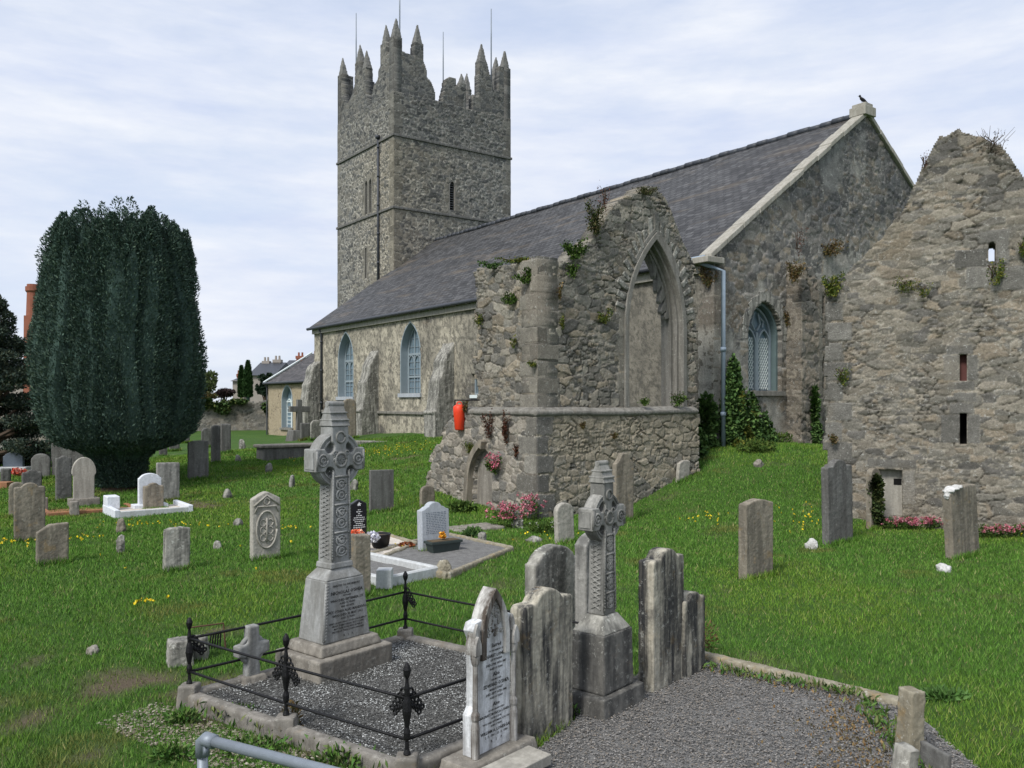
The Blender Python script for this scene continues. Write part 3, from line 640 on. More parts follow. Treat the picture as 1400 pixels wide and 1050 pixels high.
def tower_wall(fr, W_, seed, z0, lanc, res=.065, far=False):
    bl = []
    for k in range(int((24 - z0) / .48)):
        a = z0 + k * .48; bl += [(-.06, .62 if k % 2 else .38, a, a + .45), (W_ - (.38 if k % 2 else .62), W_ + .06, a, a + .45)]
    for (c, w_, zs, zt, sl_) in lanc:
        for k in range(int((zt - sl_) / .42) + 1): bl += [(c - w_ - (.34 if k % 2 else .2), c - w_, sl_ + .42 * k, sl_ + .42 * k + .39), (c + w_, c + w_ + (.2 if k % 2 else .34), sl_ + .42 * k, sl_ + .42 * k + .39)]
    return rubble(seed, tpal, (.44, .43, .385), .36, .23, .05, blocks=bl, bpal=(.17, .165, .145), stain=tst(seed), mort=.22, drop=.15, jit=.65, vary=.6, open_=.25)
EL = [(4.16, .24, 16.35, 16.75, 14.85)]; SL = [(3.05, .22, 16.55, 16.95, 14.7), (3.62, .22, 16.55, 16.95, 14.7), (3.68, .16, 12.5, 12.6, 10.6)]
tower = Panel(); lan = lambda ls: (lambda u, v: np.logical_and.reduce([~in_arch(u, v, *l) for l in ls]))
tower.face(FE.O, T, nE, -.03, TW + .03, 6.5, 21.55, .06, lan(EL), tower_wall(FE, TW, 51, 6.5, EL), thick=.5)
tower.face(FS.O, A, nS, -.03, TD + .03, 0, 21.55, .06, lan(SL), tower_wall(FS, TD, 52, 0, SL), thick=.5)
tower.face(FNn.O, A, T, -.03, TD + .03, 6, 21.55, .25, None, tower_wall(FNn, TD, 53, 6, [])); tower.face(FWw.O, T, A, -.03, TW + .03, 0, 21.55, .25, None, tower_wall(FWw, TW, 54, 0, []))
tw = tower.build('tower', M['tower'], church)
pe = [(-.05, 24.9), (.55, 24.9), (.56, 24.1), (1.42, 24.0), (1.45, 24.9), (2.05, 24.9), (2.06, 23.9), (2.3, 23.3), (2.32, 22.9), (2.62, 22.7), (2.9, 22.1), (2.92, 21.6), (3.45, 21.6), (3.5, 22.0), (3.7, 22.7), (3.75, 23.1), (4.0, 23.3), (4.45, 23.3), (4.47, 22.8), (4.75, 22.9), (4.78, 23.1), (5.2, 23.1), (5.22, 21.5), (5.75, 21.5), (5.77, 22.4), (6.2, 22.5), (6.25, 24.9), (6.85, 24.9), (7.0, 24.4), (7.4, 23.2), (7.8, 23.2), (7.85, 24.9), (8.8, 24.9)]
ps = [(-.05, 24.9), (.55, 24.9), (.57, 24.1), (.95, 24.0), (1.0, 24.9), (1.7, 24.9), (1.72, 23.6), (2.0, 23.4), (2.05, 22.9), (2.5, 22.7), (2.9, 22.2), (2.92, 21.6), (3.5, 21.6), (3.55, 22.3), (3.72, 22.4), (3.75, 24.2), (4.3, 24.2), (4.35, 23.9), (4.6, 24.0), (4.65, 24.9), (5.3, 24.9), (5.35, 23.6), (5.7, 23.0), (6.4, 22.6), (6.9, 22.8), (7.25, 23.4), (7.3, 24.9), (8.0, 24.9)]
def par(prof): xs_, zs_ = zip(*prof); return lambda u, v: v < np.interp(u, xs_, zs_)
mir = lambda prof, W_: sorted((W_ - x, z) for x, z in prof)
pp = Panel()
pst = lambda s, W_: rubble(s, tpal, (.28, .275, .25), .36, .24, .02, stain=tst(s), blocks=[(-.06, .5, 21.2 + .5 * k, 21.67 + .5 * k) for k in range(10)] + [(W_ - .5, W_ + .06, 21.2 + .5 * k, 21.67 + .5 * k) for k in range(10)], bpal=(.15, .148, .138), mort=.2, rough=.004, open_=.3)
pp.face(FE.O, T, nE, -.03, TW + .03, 21.3, 26.3, .05, par(pe), pst(61, TW), .5, True); pp.face(FS.O, A, nS, -.03, TD + .03, 21.3, 26.3, .05, par(ps), pst(62, TD), .5, True)
pp.face(FNn.O, A, T, -.03, TD + .03, 21.3, 26.3, .07, par(ps), pst(63, TD), .5, True); pp.face(FWw.O, T, A, -.03, TW + .03, 21.3, 26.3, .07, par(mir(pe, TW)), pst(64, TW), .5, True)
pp.build('stepped_parapet', M['tower'], tw)
M['pinn'] = stone_mat('pinnacle_stone', (.19, .188, .175), (.09, .09, .085), .5, .3)
def pinn(fr, u, zb, hgt=1.2, hw=.30, d=-.22):
    mb = MB(); k = hw
    mb.add([fr(u - k, d + .235, zb - .06), fr(u + k, d + .235, zb - .06), fr(u + k, d - .26, zb - .06), fr(u - k, d - .26, zb - .06), fr(u - .05, d + .06, zb + hgt), fr(u + .05, d + .06, zb + hgt), fr(u + .05, d, zb + hgt), fr(u - .05, d, zb + hgt)], [(3, 2, 1, 0), (4, 5, 6, 7), (0, 1, 5, 4), (1, 2, 6, 5), (2, 3, 7, 6), (3, 0, 4, 7)])
    weather(mb.build('pinnacle', M['pinn'], tw, True), .055, .09, .25)
for u, zb in ((.27, 24.9), (1.75, 24.9), (6.55, 24.9), (8.42, 24.9)): pinn(FE, u, zb)
pinn(FE, 5.0, 23.1, .7, .2)
for u, zb in ((1.35, 24.9), (4.02, 24.2), (4.97, 24.9), (7.62, 24.9)): pinn(FS, u, zb)
for u in (1.35, 4.97, 7.62): pinn(FNn, u, 24.9)
for u in (2.1, 6.97): pinn(FWw, u, 24.9)
MB().add([FE(.3, -.3, 21.45), FE(TW - .3, -.3, 21.45), FE(TW - .3, -TD + .3, 21.45), FE(.3, -TD + .3, 21.45)], [(0, 1, 2, 3)]).build('tower_roof', M['leadgutter'], tw, True)
for z in (18.9, 14.5):
    mb = MB(); mb.fbox(FE, -.12, TW + .12, .0, .12, z - .08, z + .08); mb.fbox(FS, .0, TD + .12, .0, .12, z - .08, z + .08); mb.build('string_course', M['dark'], tw, True, bevel=.03)
def louvres(fr, c, w_, zs, zt, sl_, parent):
    o = band(MB(), fr, c, w_, zs, zt, sl_, .02, -.05, .055, -.3, 8).build('louvre_window', M['dressed'], parent, True)
    mb = MB(); z = sl_
    while z < zt - .12: mb.hexa([fr(c - w_, -.30, z + .08), fr(c + w_, -.30, z + .08), fr(c + w_, -.10, z), fr(c - w_, -.10, z), fr(c - w_, -.30, z + .10), fr(c + w_, -.30, z + .10), fr(c + w_, -.10, z + .03), fr(c - w_, -.10, z + .03)]); z += .13
    mb.build('louvre_slats', M['louvre'], o, True) if hasattr(o, 'name') else None
    return o
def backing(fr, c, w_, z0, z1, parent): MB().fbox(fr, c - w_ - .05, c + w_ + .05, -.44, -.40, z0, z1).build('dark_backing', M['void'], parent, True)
for fr, ls in ((FE, EL), (FS, SL)):
    for l in ls:
        o = band(MB(), fr, *l, .02, -.05, .05, -.3, 8).build('louvre_window', M['dressed'], tw, True)
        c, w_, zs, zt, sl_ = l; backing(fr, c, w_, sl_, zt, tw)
        mb = MB(); z = sl_ + .02
        while z < zt - .15: mb.hexa([fr(c - w_, -.30, z + .10), fr(c + w_, -.30, z + .10), fr(c + w_, -.08, z), fr(c - w_, -.08, z), fr(c - w_, -.30, z + .13), fr(c + w_, -.30, z + .13), fr(c + w_, -.08, z + .045), fr(c - w_, -.08, z + .045)]); z += .15
        if w_ > .2: mb.build('louvre_slats', M['louvre'], tw, True)
mb = MB(); mb.tube([FS(1.85, .10, 19.2), FS(1.85, .10, 8.5)], .075, 8); mb.fbox(FS, 1.73, 1.97, .05, .25, 19.1, 19.3)
for k in range(6): mb.tube([FS(1.85, .10, 9.5 + k * 1.8), FS(1.85, .10, 9.65 + k * 1.8)], .095, 8)
mb.build('downpipe', M['leadgutter'], tw, True, True)
for (a, b_, top) in ((.9, .9, 29.2), (TW - .9, .9, 29.0), (TW - .9, TD - .9, 29.6), (.9, TD - .9, 29.1)):
    mb = MB(); mb.tube([FE(a, -b_, 21.4), FE(a, -b_, top - 2), FE(a, -b_, top)], .04, 6, [.05, .045, .03]); mb.build('flag_pole', M['galv'], tw, True, True)

# ------------------------------------------------------------------ vestry at the west end (its own roof, abuts the nave)
VO = (Wc[0] + T[0] * 1.0, Wc[1] + T[1] * 1.0); FV = Fr(VO, A, nS)
u0_, z0_ = FV.hit(385.5, 583); u1_, z1_ = FV.hit(400, 521); vc = (u0_ + u1_) / 2; vw = abs(u1_ - u0_) / 2
VW = (vc, vw, 2.75, 3.75, 1.0)
vest = empty('vestry', (*VO, .5), 0, 'low plastered vestry with small slate roof and pointed white window beyond the church', 'vestry')
VL = 10.2
Panel().face(VO, A, nS, -.5, VL, -.2, 4.0, .06, lan([VW]), rubble(71, [(.36, .30, .205)], (.36, .30, .205), .5, .3, .006, rough=.006, vary=.06, mort=.05), thick=.4).build('wall', M['wall'], vest)
q = MB(); PV = lambda u, t_, z: (VO[0] + A[0] * u + T[0] * t_, VO[1] + A[1] * u + T[1] * t_, z)
q.add([PV(VL, 0, -.2), PV(VL, 6.4, -.2), PV(VL, 6.4, 4), PV(VL, 3.2, 6.0), PV(VL, 0, 4)], [(0, 1, 2, 3, 4)]); q.build('end_gable', M['terra'], vest, True)
vr = roof_slope('roof', vest, VO, A, T, -.3, VL + .15, -.2, 3.2, lambda t_: 4.03 + .625 * t_, mat='slate2', amp=.02)
roof_slope('roof', vest, VO, A, T, -.3, VL + .15, 3.2, 6.6, lambda t_: 4.03 + .625 * (6.4 - t_), mat='slate2', amp=.02)
mb = MB(); mb.tube([PV(VL + .18, -.25, 3.98), PV(VL + .18, 3.2, 6.12)], .07, 6); mb.build('white_verge', M['whitepaint'], vest, True)
mb = MB(); mb.tube([PV(-.2, -.27, 3.94), PV(VL + .2, -.27, 3.92)], .07, 6); mb.tube([PV(VL - .05, -.27, 3.95), PV(VL - .05, -.1, 3.6), PV(VL - .05, -.1, .3)], .05, 6); mb.build('gutter', M['leadgutter'], vest, True)
c, w_, zs, zt, sl_ = VW; o = band(MB(), FV, c, w_, zs, zt, sl_, .03, -.05, .02, -.4).build('window', M['bluepaint'], vest, True)
mb = MB(); bars(mb, FV, c, w_ - .04, zs, zt - .05, sl_, -.36, -.30, (0,), ((zs - .05, .04),), .035)
for sx_ in (-1, 1): band(mb, FV, c + sx_ * w_ * .48, w_ * .44, zs - .35, zs + .15, sl_ + .05, 0, -.06, -.29, -.37, 6); bars(mb, FV, c + sx_ * w_ * .48, w_ * .44, zs - .35, zs + .15, sl_, -.36, -.32, (), [(sl_ + .25 * k, .02) for k in range(1, 6)])
mb.build('window_frame', M['whitepaint'], o, True); pane('glazing', FV, c, w_ - .02, zs, zt, sl_, -.34, M['glass'], o); MB().fbox(FV, c - w_ - .15, c + w_ + .15, -.3, .12, sl_ - .12, sl_ + .01).build('sill', M['dressed'], o, True)

# ------------------------------------------------------------------ ruined chapel
R0 = (.603, 20.0); FRE = Fr(R0, T, nE); FRS = Fr(R0, A, nS)
LOFF = .13; RL = (R0[0] + (nE[0] + nS[0]) * LOFF, R0[1] + (nE[1] + nS[1]) * LOFF); FLE = Fr(RL, T, nE); FLS = Fr(RL, A, nS)
chapel = empty('ruined_chapel', (*R0, 0), 0, 'roofless ruined stone chapel wall with a tall empty pointed window arch', 'ruin')
CWN = (3.92, 1.0, 4.65, 6.98, 2.56)
rp = [(.23, .21, .17), (.165, .155, .132), (.265, .245, .20), (.20, .19, .16), (.255, .22, .165), (.13, .125, .11)]
te = [(-.05, 5.98), (.3, 6.02), (.55, 6.0), (.9, 6.15), (1.2, 6.4), (1.48, 6.65), (1.8, 6.9), (2.22, 7.35), (2.59, 7.8), (3.0, 8.05), (3.4, 8.22), (3.63, 8.27), (3.95, 8.2), (4.31, 8.03), (4.74, 7.4), (5.16, 6.75), (5.45, 6.3), (5.6, 6.0)]
def ce_in(u, v):
    top = np.interp(u, [a for a, _ in te], [a for _, a in te]) + .16 * (vnoise(u * 3.2, u * 0, 9) - .5) + .1 * (vnoise(u * 9, u * 0, 10) - .5)
    right = 5.46 + .16 * (np.floor(v / .27) % 2 - .5) * (hsh(np.floor(v / .27), 0, 4)) + .10 * (vnoise(v * 5, v * 0, 12) - .5)
    return (v < top) & (u < right) & ~in_arch(u, v, CWN[0], CWN[1] + .04, CWN[2], CWN[3] + .05, CWN[4])
def ruin_stain(u, v, c):
    k = sst(.55, .72, fbm(u * .9, v * .9, 31, 4)); c = c * (1 - .35 * k)[:, None] + np.array((.25, .21, .165)) * (.3 * k)[:, None]
    k = sst(.5, .7, fbm(u * 2.1, v * 2.1, 32, 5)) * sst(5.2, 6.4, v); return c * (1 - .4 * k)[:, None] + np.array((.30, .29, .25)) * (.4 * k)[:, None]
qe = [(-.08, .64 if k % 2 else .27, 2.52 + .40 * k, 2.90 + .40 * k) for k in range(9)]; qs = [(-.08, .27 if k % 2 else .66, 2.52 + .40 * k, 2.90 + .40 * k) for k in range(9)]
qe += [(3.92 - 1.32 - .1 * (k % 2), 3.92 - 1.05, 2.6 + .45 * k, 3.02 + .45 * k) for k in range(6)]
cp = Panel(); cp.face(R0, T, nE, -.035, 5.7, 2.42, 8.45, .024, ce_in, rubble(81, rp, (.30, .275, .225), .34, .165, .036, blocks=qe, bpal=(.205, .19, .158), stain=ruin_stain, mort=.15, jit=.55, vary=.5, open_=.7), thick=.58, back=True)
def cs_in(u, v):
    top = 6.08 + .16 * (vnoise(u * 2.5, u * 0, 19) - .5) + .1 * (vnoise(u * 8, u * 0, 20) - .5) + .1 * sst(1, 2.5, u)
    right = 2.55 + .30 * (hsh(np.floor(v / .3), 1, 14) - .3) + .08 * (vnoise(v * 5, v * 0, 22) - .5)
    return (v < top) & (u < right)
cp.face(R0, A, nS, -.035, 2.9, 2.42, 6.5, .024, cs_in, rubble(82, rp, (.28, .255, .21), .40, .185, .045, blocks=qs, bpal=(.21, .195, .162), stain=ruin_stain, mort=.15, jit=.55, vary=.5, open_=.7), thick=.58, back=True)
qe2 = [(-.08, .46 if k % 2 else .3, -.3 + .45 * k, .12 + .45 * k) for k in range(6)]; qs2 = [(-.08, .34 if k % 2 else .62, -.3 + .45 * k, .12 + .45 * k) for k in range(6)]
def low_stain(u, v, c):
    k = sst(1.05, 1.55, v + .9 * (fbm(u * 1.5, v * 1.5, 66, 4) - .5)) * sst(.3, .7, u) * .75; t_ = (.6 + .8 * fbm(u * 6, v * 6, 67, 4))[:, None]; return c * (1 - k)[:, None] + np.array((.30, .265, .195)) * t_ * k[:, None]
def le_in(u, v): return u < 5.55 + .1 * (hsh(np.floor(v / .3), 2, 14) - .5)
cp.face(RL, T, nE, -.035, 5.7, -.4, 2.42, .024, le_in, rubble(83, [(.285, .255, .195), (.31, .27, .20), (.23, .212, .17), (.19, .18, .15)], (.46, .42, .33), .32, .185, .045, blocks=qe2, bpal=(.15, .145, .13), mort=.16, jit=.5, vary=.5, stain=low_stain), thick=.3, batter=.035)
NIC = (2.05, .42, .75, 1.58, -.3)
def ls_in(u, v):
    r = np.interp(v, [-.4, .6, 1.4, 2.1, 2.42], [5.3, 4.9, 4.4, 3.9, 3.3]) + .28 * (hsh(np.floor(v / .26), 1, 44) - .5) + .1 * (vnoise(v * 5, v * 0, 25) - .5)
    return (u < r) & ~in_arch(u, v, *NIC)
cp.face(RL, A, nS, -.035, 5.6, -.4, 2.42, .024, ls_in, rubble(84, [(.26, .235, .195), (.28, .25, .205), (.205, .192, .165), (.16, .152, .135)], (.48, .445, .37), .29, .19, .06, blocks=qs2, bpal=(.19, .18, .155), mort=.18, jit=.6, vary=.7, open_=.35), thick=.5, batter=.05)
cp.build('rubble_wall', M['wall'], chapel)
mb = MB()
for fr, u1 in ((FLE, 5.5), (FLS, 3.2)):
    u = -.06 if fr is FLE else .0; k = 0
    while u < u1:
        l = min(random.uniform(.55, 1.1), u1 - u + .01); j = random.uniform(-.012, .012); o_ = .09 + random.uniform(-.012, .01)
        mb.prism([(-.25, 2.38 + j), (o_ - .05, 2.38 + j), (o_, 2.43 + j), (o_, 2.50 + j), (-.05, 2.585 + j), (-.25, 2.60 + j)], lambda a, z: fr(u, a, z), lambda a, z: fr(u + l - .012, a, z)); u += l
o = mb.build('weathered_ledge', M['dressed'], chapel, True); weather(o, .022, .02, .15)
# slope of grass-topped masonry behind the ledge, and the arch mouldings
c, w_, zs, zt, sl_ = CWN
mb = MB(); band(mb, FRE, c, w_, zs, zt, sl_, .15, .0, .075, -.22, 18); band(mb, FRE, c, w_, zs, zt, sl_, .26, .15, .055, -.05, 18, 12, 28); o = mb.build('window_arch', M['dressed'], chapel, True, bevel=.02)
mb = MB(); band(mb, FRE, c, w_, zs, zt, sl_, .05, -.06, -.10, -.36, 18); band(mb, FRE, c, w_ - .06, zs, zt - .08, sl_, .03, -.07, -.26, -.62, 18); mb.build('inner_moulding', M['dressed'], o, True)
mb = MB(); pi = parch(w_ - .14, zs, zt - .18, None, 0, 40)
for (i0, i1, tip, dep) in ((43, 50, .30, .0), (50, 57, .34, .02), (57, 63, .32, 0), (63, 69, .28, .02), (69, 73, .18, 0)):
    a = pi[i0]; b_ = pi[min(i1, 80)]; mid = ((a[0] + b_[0]) / 2, (a[1] + b_[1]) / 2)
    nrm = Vector((-(mid[0] + .45), -(mid[1] - zs + .1))).normalized(); tp = (b_[0] + nrm.x * tip, b_[1] + nrm.y * tip + .04); cq = (mid[0] + nrm.x * tip * .28, mid[1] + nrm.y * tip * .28)
    pts = [(a[0] + .1, a[1] + .05), (a[0] + nrm.x * .03, a[1] + nrm.y * .03), cq, ((cq[0] + tp[0]) / 2 + nrm.x * .02, (cq[1] + tp[1]) / 2 + .03), tp, (tp[0] + .04, tp[1] - .08), (b_[0] + .02, b_[1] - .07), (b_[0] + .12, b_[1])]
    mb.prism(pts, lambda x, z: FRE(c + x, -.30 - dep, z), lambda x, z: FRE(c + x, -.46 - dep, z))
mb.build('tracery_remains', M['tracery'], o, True, bevel=.015)
mb = MB(); pts9 = parch(w_, zs, zt, None, .2, 12)     # rough voussoirs radiating over the arch
for i in range(2, 23):
    pa = parch(w_, zs, zt, None, .18, 12)[i]; L9 = .24 + .16 * hsh(i, 3, 2); pb = parch(w_, zs, zt, None, .18 + L9, 12)[min(i, 24)]
    d = Vector((pb[0] - pa[0], pb[1] - pa[1])).normalized(); t_ = Vector((-d.y, d.x)) * (.055 + .02 * hsh(i, 7, 2)); q_ = .042 + .02 * hsh(i, 5, 1)
    P = [(pa[0] - t_.x, pa[1] - t_.y), (pa[0] + t_.x, pa[1] + t_.y), (pb[0] + t_.x * 1.15, pb[1] + t_.y * 1.15), (pb[0] - t_.x * 1.15, pb[1] - t_.y * 1.15)]
    mb.prism(P, lambda a, z: FRE(c + a, q_, z), lambda a, z: FRE(c + a, -.1, z))
o = mb.build('arch_voussoirs', M['lichened'], chapel, True); weather(o, .02, .03, .1)
# niche fragment at the foot of the south face
c, w_, zs, zt, sl_ = NIC
mb = MB(); band(mb, FLS, c, w_, zs, zt, sl_, .13, .0, .26, -.1, 12, 13, 26); mb.build('niche_arch', M['dressed'], chapel, True, bevel=.02) if False else None
mb = MB(); pz = parch(w_ + .02, zs, zt, -.35, .0, 12); po = parch(w_ + .02, zs, zt, -.35, .17, 12)
half = [i for i in range(12, len(pz))]
for k in range(len(half) - 1):
    i, j = half[k], half[k + 1]; bb = .02
    P = [pz[i], po[i], po[j], pz[j]]; mb.prism(P, lambda a, z: FLS(c + a, .34 - .06 * z, z), lambda a, z: FLS(c + a, .05, z))
mb.build('niche_arch', M['brown'], chapel, True)
MB().prism([(x, z) for x, z in parch(w_ + .06, zs, zt, -.3, 0, 10)], lambda a, z: FLS(c + a, .03 - .02 * z, z), lambda a, z: FLS(c + a, -.15, z)).build('niche_slab', M['plinth'], chapel, True)

# ------------------------------------------------------------------ big ruined gable on the right
E0 = (6.94, 18.94); ur = Vector((.882, -.471)).normalized(); UR = (ur.x, ur.y); NR = (-.471, -.882); FR = Fr(E0, UR, NR)
ruin = empty('ruined_gable', (*E0, .3), 0, 'tall ruined rubble gable with three narrow slits and a low blocked doorway', 'ruin')
tr = [(0, 5.24), (.384, 5.39), (.684, 5.73), (1.13, 6.2), (1.637, 6.79), (1.917, 7.46), (2.16, 7.9), (2.33, 8.25), (2.68, 8.37), (3.01, 8.2), (3.34, 7.98), (3.6, 7.62), (3.85, 7.32), (4.5, 6.9), (6.6, 6.4)]
def slitpx(x0, y0, x1, y1): a, za = FR.hit(x0, y0); b_, zb = FR.hit(x1, y1); return (min(a, b_), max(a, b_), min(za, zb), max(za, zb))
S1 = slitpx(1351, 332, 1361, 357); S2 = slitpx(1311.5, 485, 1321, 520); S3 = slitpx(1313, 566, 1321.5, 608); DO = slitpx(1197, 641, 1234, 706)
def rin(u, v):
    top = np.interp(u, [a for a, _ in tr], [a for _, a in tr]) + .2 * (vnoise(u * 3.4, u * 0, 29) - .5) + .1 * (vnoise(u * 9, u * 0, 30) - .5)
    lf = .02 + .10 * hsh(np.floor(v / .33), 5, 1) * (v < 5.3) + .05 * (vnoise(v * 6, v * 0, 33) - .5)
    k = (v < top) & (u > lf)
    for i, s in enumerate((S1, S2, S3, DO)):
        if i == 0: k &= ~((u > s[0]) & (u < s[1]) & (v > s[2]) & ((v < s[3] - .07) | ((u - (s[0] + s[1]) / 2) ** 2 + (v - s[3] + .07) ** 2 < .0055)))
        else: k &= ~((u > s[0]) & (u < s[1]) & (v > s[2]) & (v < s[3]))
    return k
def rb(a): return [slitpx(*x) for x in a]
RB = rb([(1305, 343, 1349.5, 365), (1338, 316, 1380, 331), (1362, 331, 1380, 362), (1320, 366, 1352, 393), (1353, 366, 1415, 396), (1290, 485, 1311, 521), (1321.5, 485, 1338, 521), (1294, 472, 1330, 484), (1296, 522, 1332, 533), (1303, 537, 1336, 549),
    (1286, 567, 1312.5, 606), (1322, 567, 1340, 606), (1298, 551, 1332, 566), (1185, 626, 1253, 641), (1234.5, 643, 1251, 690), (1188, 642, 1196, 705)])
RB += [(-.05, .42 if k % 2 else .62, .55 + .44 * k, .96 + .44 * k) for k in range(10)]
def rstain(u, v, c):
    k = sst(.5, .7, fbm(u * .8, v * .8, 131, 4)); c = c * (1 - .3 * k)[:, None] + np.array((.24, .2, .14)) * (.3 * k)[:, None]
    k = sst(6.8, 8.2, v + .8 * (fbm(u * 2, v * 2, 9, 3) - .5)); return c * (1 - .35 * k)[:, None] + c * (.35 * k)[:, None] * np.array((.5, .5, .52))
rpn = Panel(); rpn.face(E0, UR, NR, 0, 6.6, -.4, 8.6, .026, rin, rubble(101, [(.225, .205, .165), (.175, .165, .138), (.255, .23, .185), (.20, .188, .16), (.14, .133, .118), (.24, .205, .155)], (.34, .315, .26), .30, .135, .036, blocks=RB, bpal=(.185, .178, .158), stain=rstain, mort=.15, jit=.65, drop=.25, vary=.45, open_=.7), thick=.8, back=True)
rpn.build('rubble_wall', M['wall'], ruin)
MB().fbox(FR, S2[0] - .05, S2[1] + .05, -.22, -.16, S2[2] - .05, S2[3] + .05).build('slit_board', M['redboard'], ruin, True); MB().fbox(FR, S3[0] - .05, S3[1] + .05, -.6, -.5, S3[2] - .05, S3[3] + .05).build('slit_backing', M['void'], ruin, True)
MB().fbox(FR, DO[0], DO[1], -.35, -.16, -.1, DO[3] + .02).build('doorway_blocking', M['pale'], ruin, True)
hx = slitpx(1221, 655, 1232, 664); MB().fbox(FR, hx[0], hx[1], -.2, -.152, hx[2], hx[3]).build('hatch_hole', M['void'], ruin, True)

# ------------------------------------------------------------------ boundary walls and the town beyond
def long_wall(name, pts, z1, label, seed, res=.1, cat='wall', taper=None):
    p = Panel()
    for k in range(len(pts) - 1):
        a, b_ = Vector(pts[k]), Vector(pts[k + 1]); d = (b_ - a); L_ = d.length; d.normalize(); nn = (d.y, -d.x)
        top = (lambda u, v: v < z1 + .25 * (vnoise(u * 1.1 + k * 9, u * 0, seed) - .5) + (taper(u) if taper else 0))
        p.face((a.x, a.y), (d.x, d.y), nn, 0, L_, -.6, z1 + 2.2, res, top, rubble(seed, [(.17, .16, .14), (.14, .135, .12), (.20, .18, .15)], (.24, .225, .19), .45, .28, .05), thick=.5, back=True)
    o = p.build(name, M['wall'], None); return tag(o, label, cat)
long_wall('boundary_wall', [(-34, 58), (-24, 61), (-12.5, 62)], 2.75, 'ivy topped grey rubble boundary wall behind the headstones, left of the vestry', 111, .09)
a_ = at(-60, 600, 47); b_ = at(75, 600, 47)
long_wall('churchyard_wall', [(a_.x - 15, a_.y), (b_.x, b_.y)], 1.6, 'grey rubble wall rising to a hump between the dark conifer and the yew', 112, .08, taper=lambda u: 1.0 * np.exp(-((u - 18.4) / 1.1) ** 2))
def house(px0, px1, D, ytop, yeave, depth, chim, label, wallm='housewall', brick='brick', rz=0):
    x0, x1 = (px0 - CX) / F * D, (px1 - CX) / F * D; zr = EYE - (ytop - HY) * D / F; ze = EYE - (yeave - HY) * D / F
    r = empty('house', ((x0 + x1) / 2, D, .6), rz, label, 'house'); w2 = (x1 - x0) / 2
    MB().box(-w2, w2, 0, depth, -1, ze - .6).build('wall', M[wallm], r)
    mb = MB(); mb.add([(-w2 - .2, -.3, ze - .7), (w2 + .2, -.3, ze - .7), (w2 + .2, depth / 2, zr - .6), (-w2 - .2, depth / 2, zr - .6), (-w2 - .2, depth + .3, ze - .7), (w2 + .2, depth + .3, ze - .7)], [(0, 1, 2, 3), (3, 2, 5, 4), (0, 3, 4), (1, 5, 2), (0, 4, 5, 1)]); rf_ = mb.build('roof', M['leadgutter'], r)
    for (cx, cy, cw, m_) in chim:
        X = (cx - CX) / F * D - (x0 + x1) / 2; zt_ = EYE - (cy - HY) * D / F - .6; h = cw / F * D / 2
        mb = MB(); mb.box(X - h, X + h, depth / 2 - h, depth / 2 + h, zr - 3, zt_ - .35); mb.box(X - h * 1.18, X + h * 1.18, depth / 2 - h * 1.18, depth / 2 + h * 1.18, zt_ - .35, zt_)
        for s in (-.5, .5): mb.lathe([(.13, 0), (.11, .45)], (X + s * h, depth / 2, zt_), 8)
        mb.build('chimney', M[m_], rf_)
    return r
house(342, 374, 92, 493, 512, 9, [(348, 491, 9, 'housewall'), (364, 489, 10, 'housewall')], 'grey slate roofed house with two squat chimneys behind the cypresses')
house(318, 333, 100, 514, 520, 7, [(314.5, 510, 6, 'brick')], 'small far house with one tall brick chimney left of the cypresses')
house(384, 432, 100, 490, 507, 9, [(398, 484, 10, 'brick'), (421, 482, 10, 'brick')], 'house with red brick chimneys showing above the vestry roof')
house(-90, 40, 75, 490, 520, 10, [], 'low grey house hidden behind the dark conifer at the left edge')
ch = empty('brick_chimney', at(46, 548, 70), 0, 'tall round topped red brick chimney stack beside the yew crown', 'chimney')
zt_ = EYE - (389 - HY) * 70 / F - ch.location.z
MB().box(-.55, .75, -.6, .6, -2, zt_ - 2.6, .05).build('stack', M['brick'], ch); MB().lathe([(.56, zt_ - 2.6), (.5, zt_ - .7), (.62, zt_ - .55), (.62, zt_ - .2), (.5, zt_ - .2), (.5, zt_)], (.0, 0, 0), 16).build('round_shaft', M['brick'], ch)
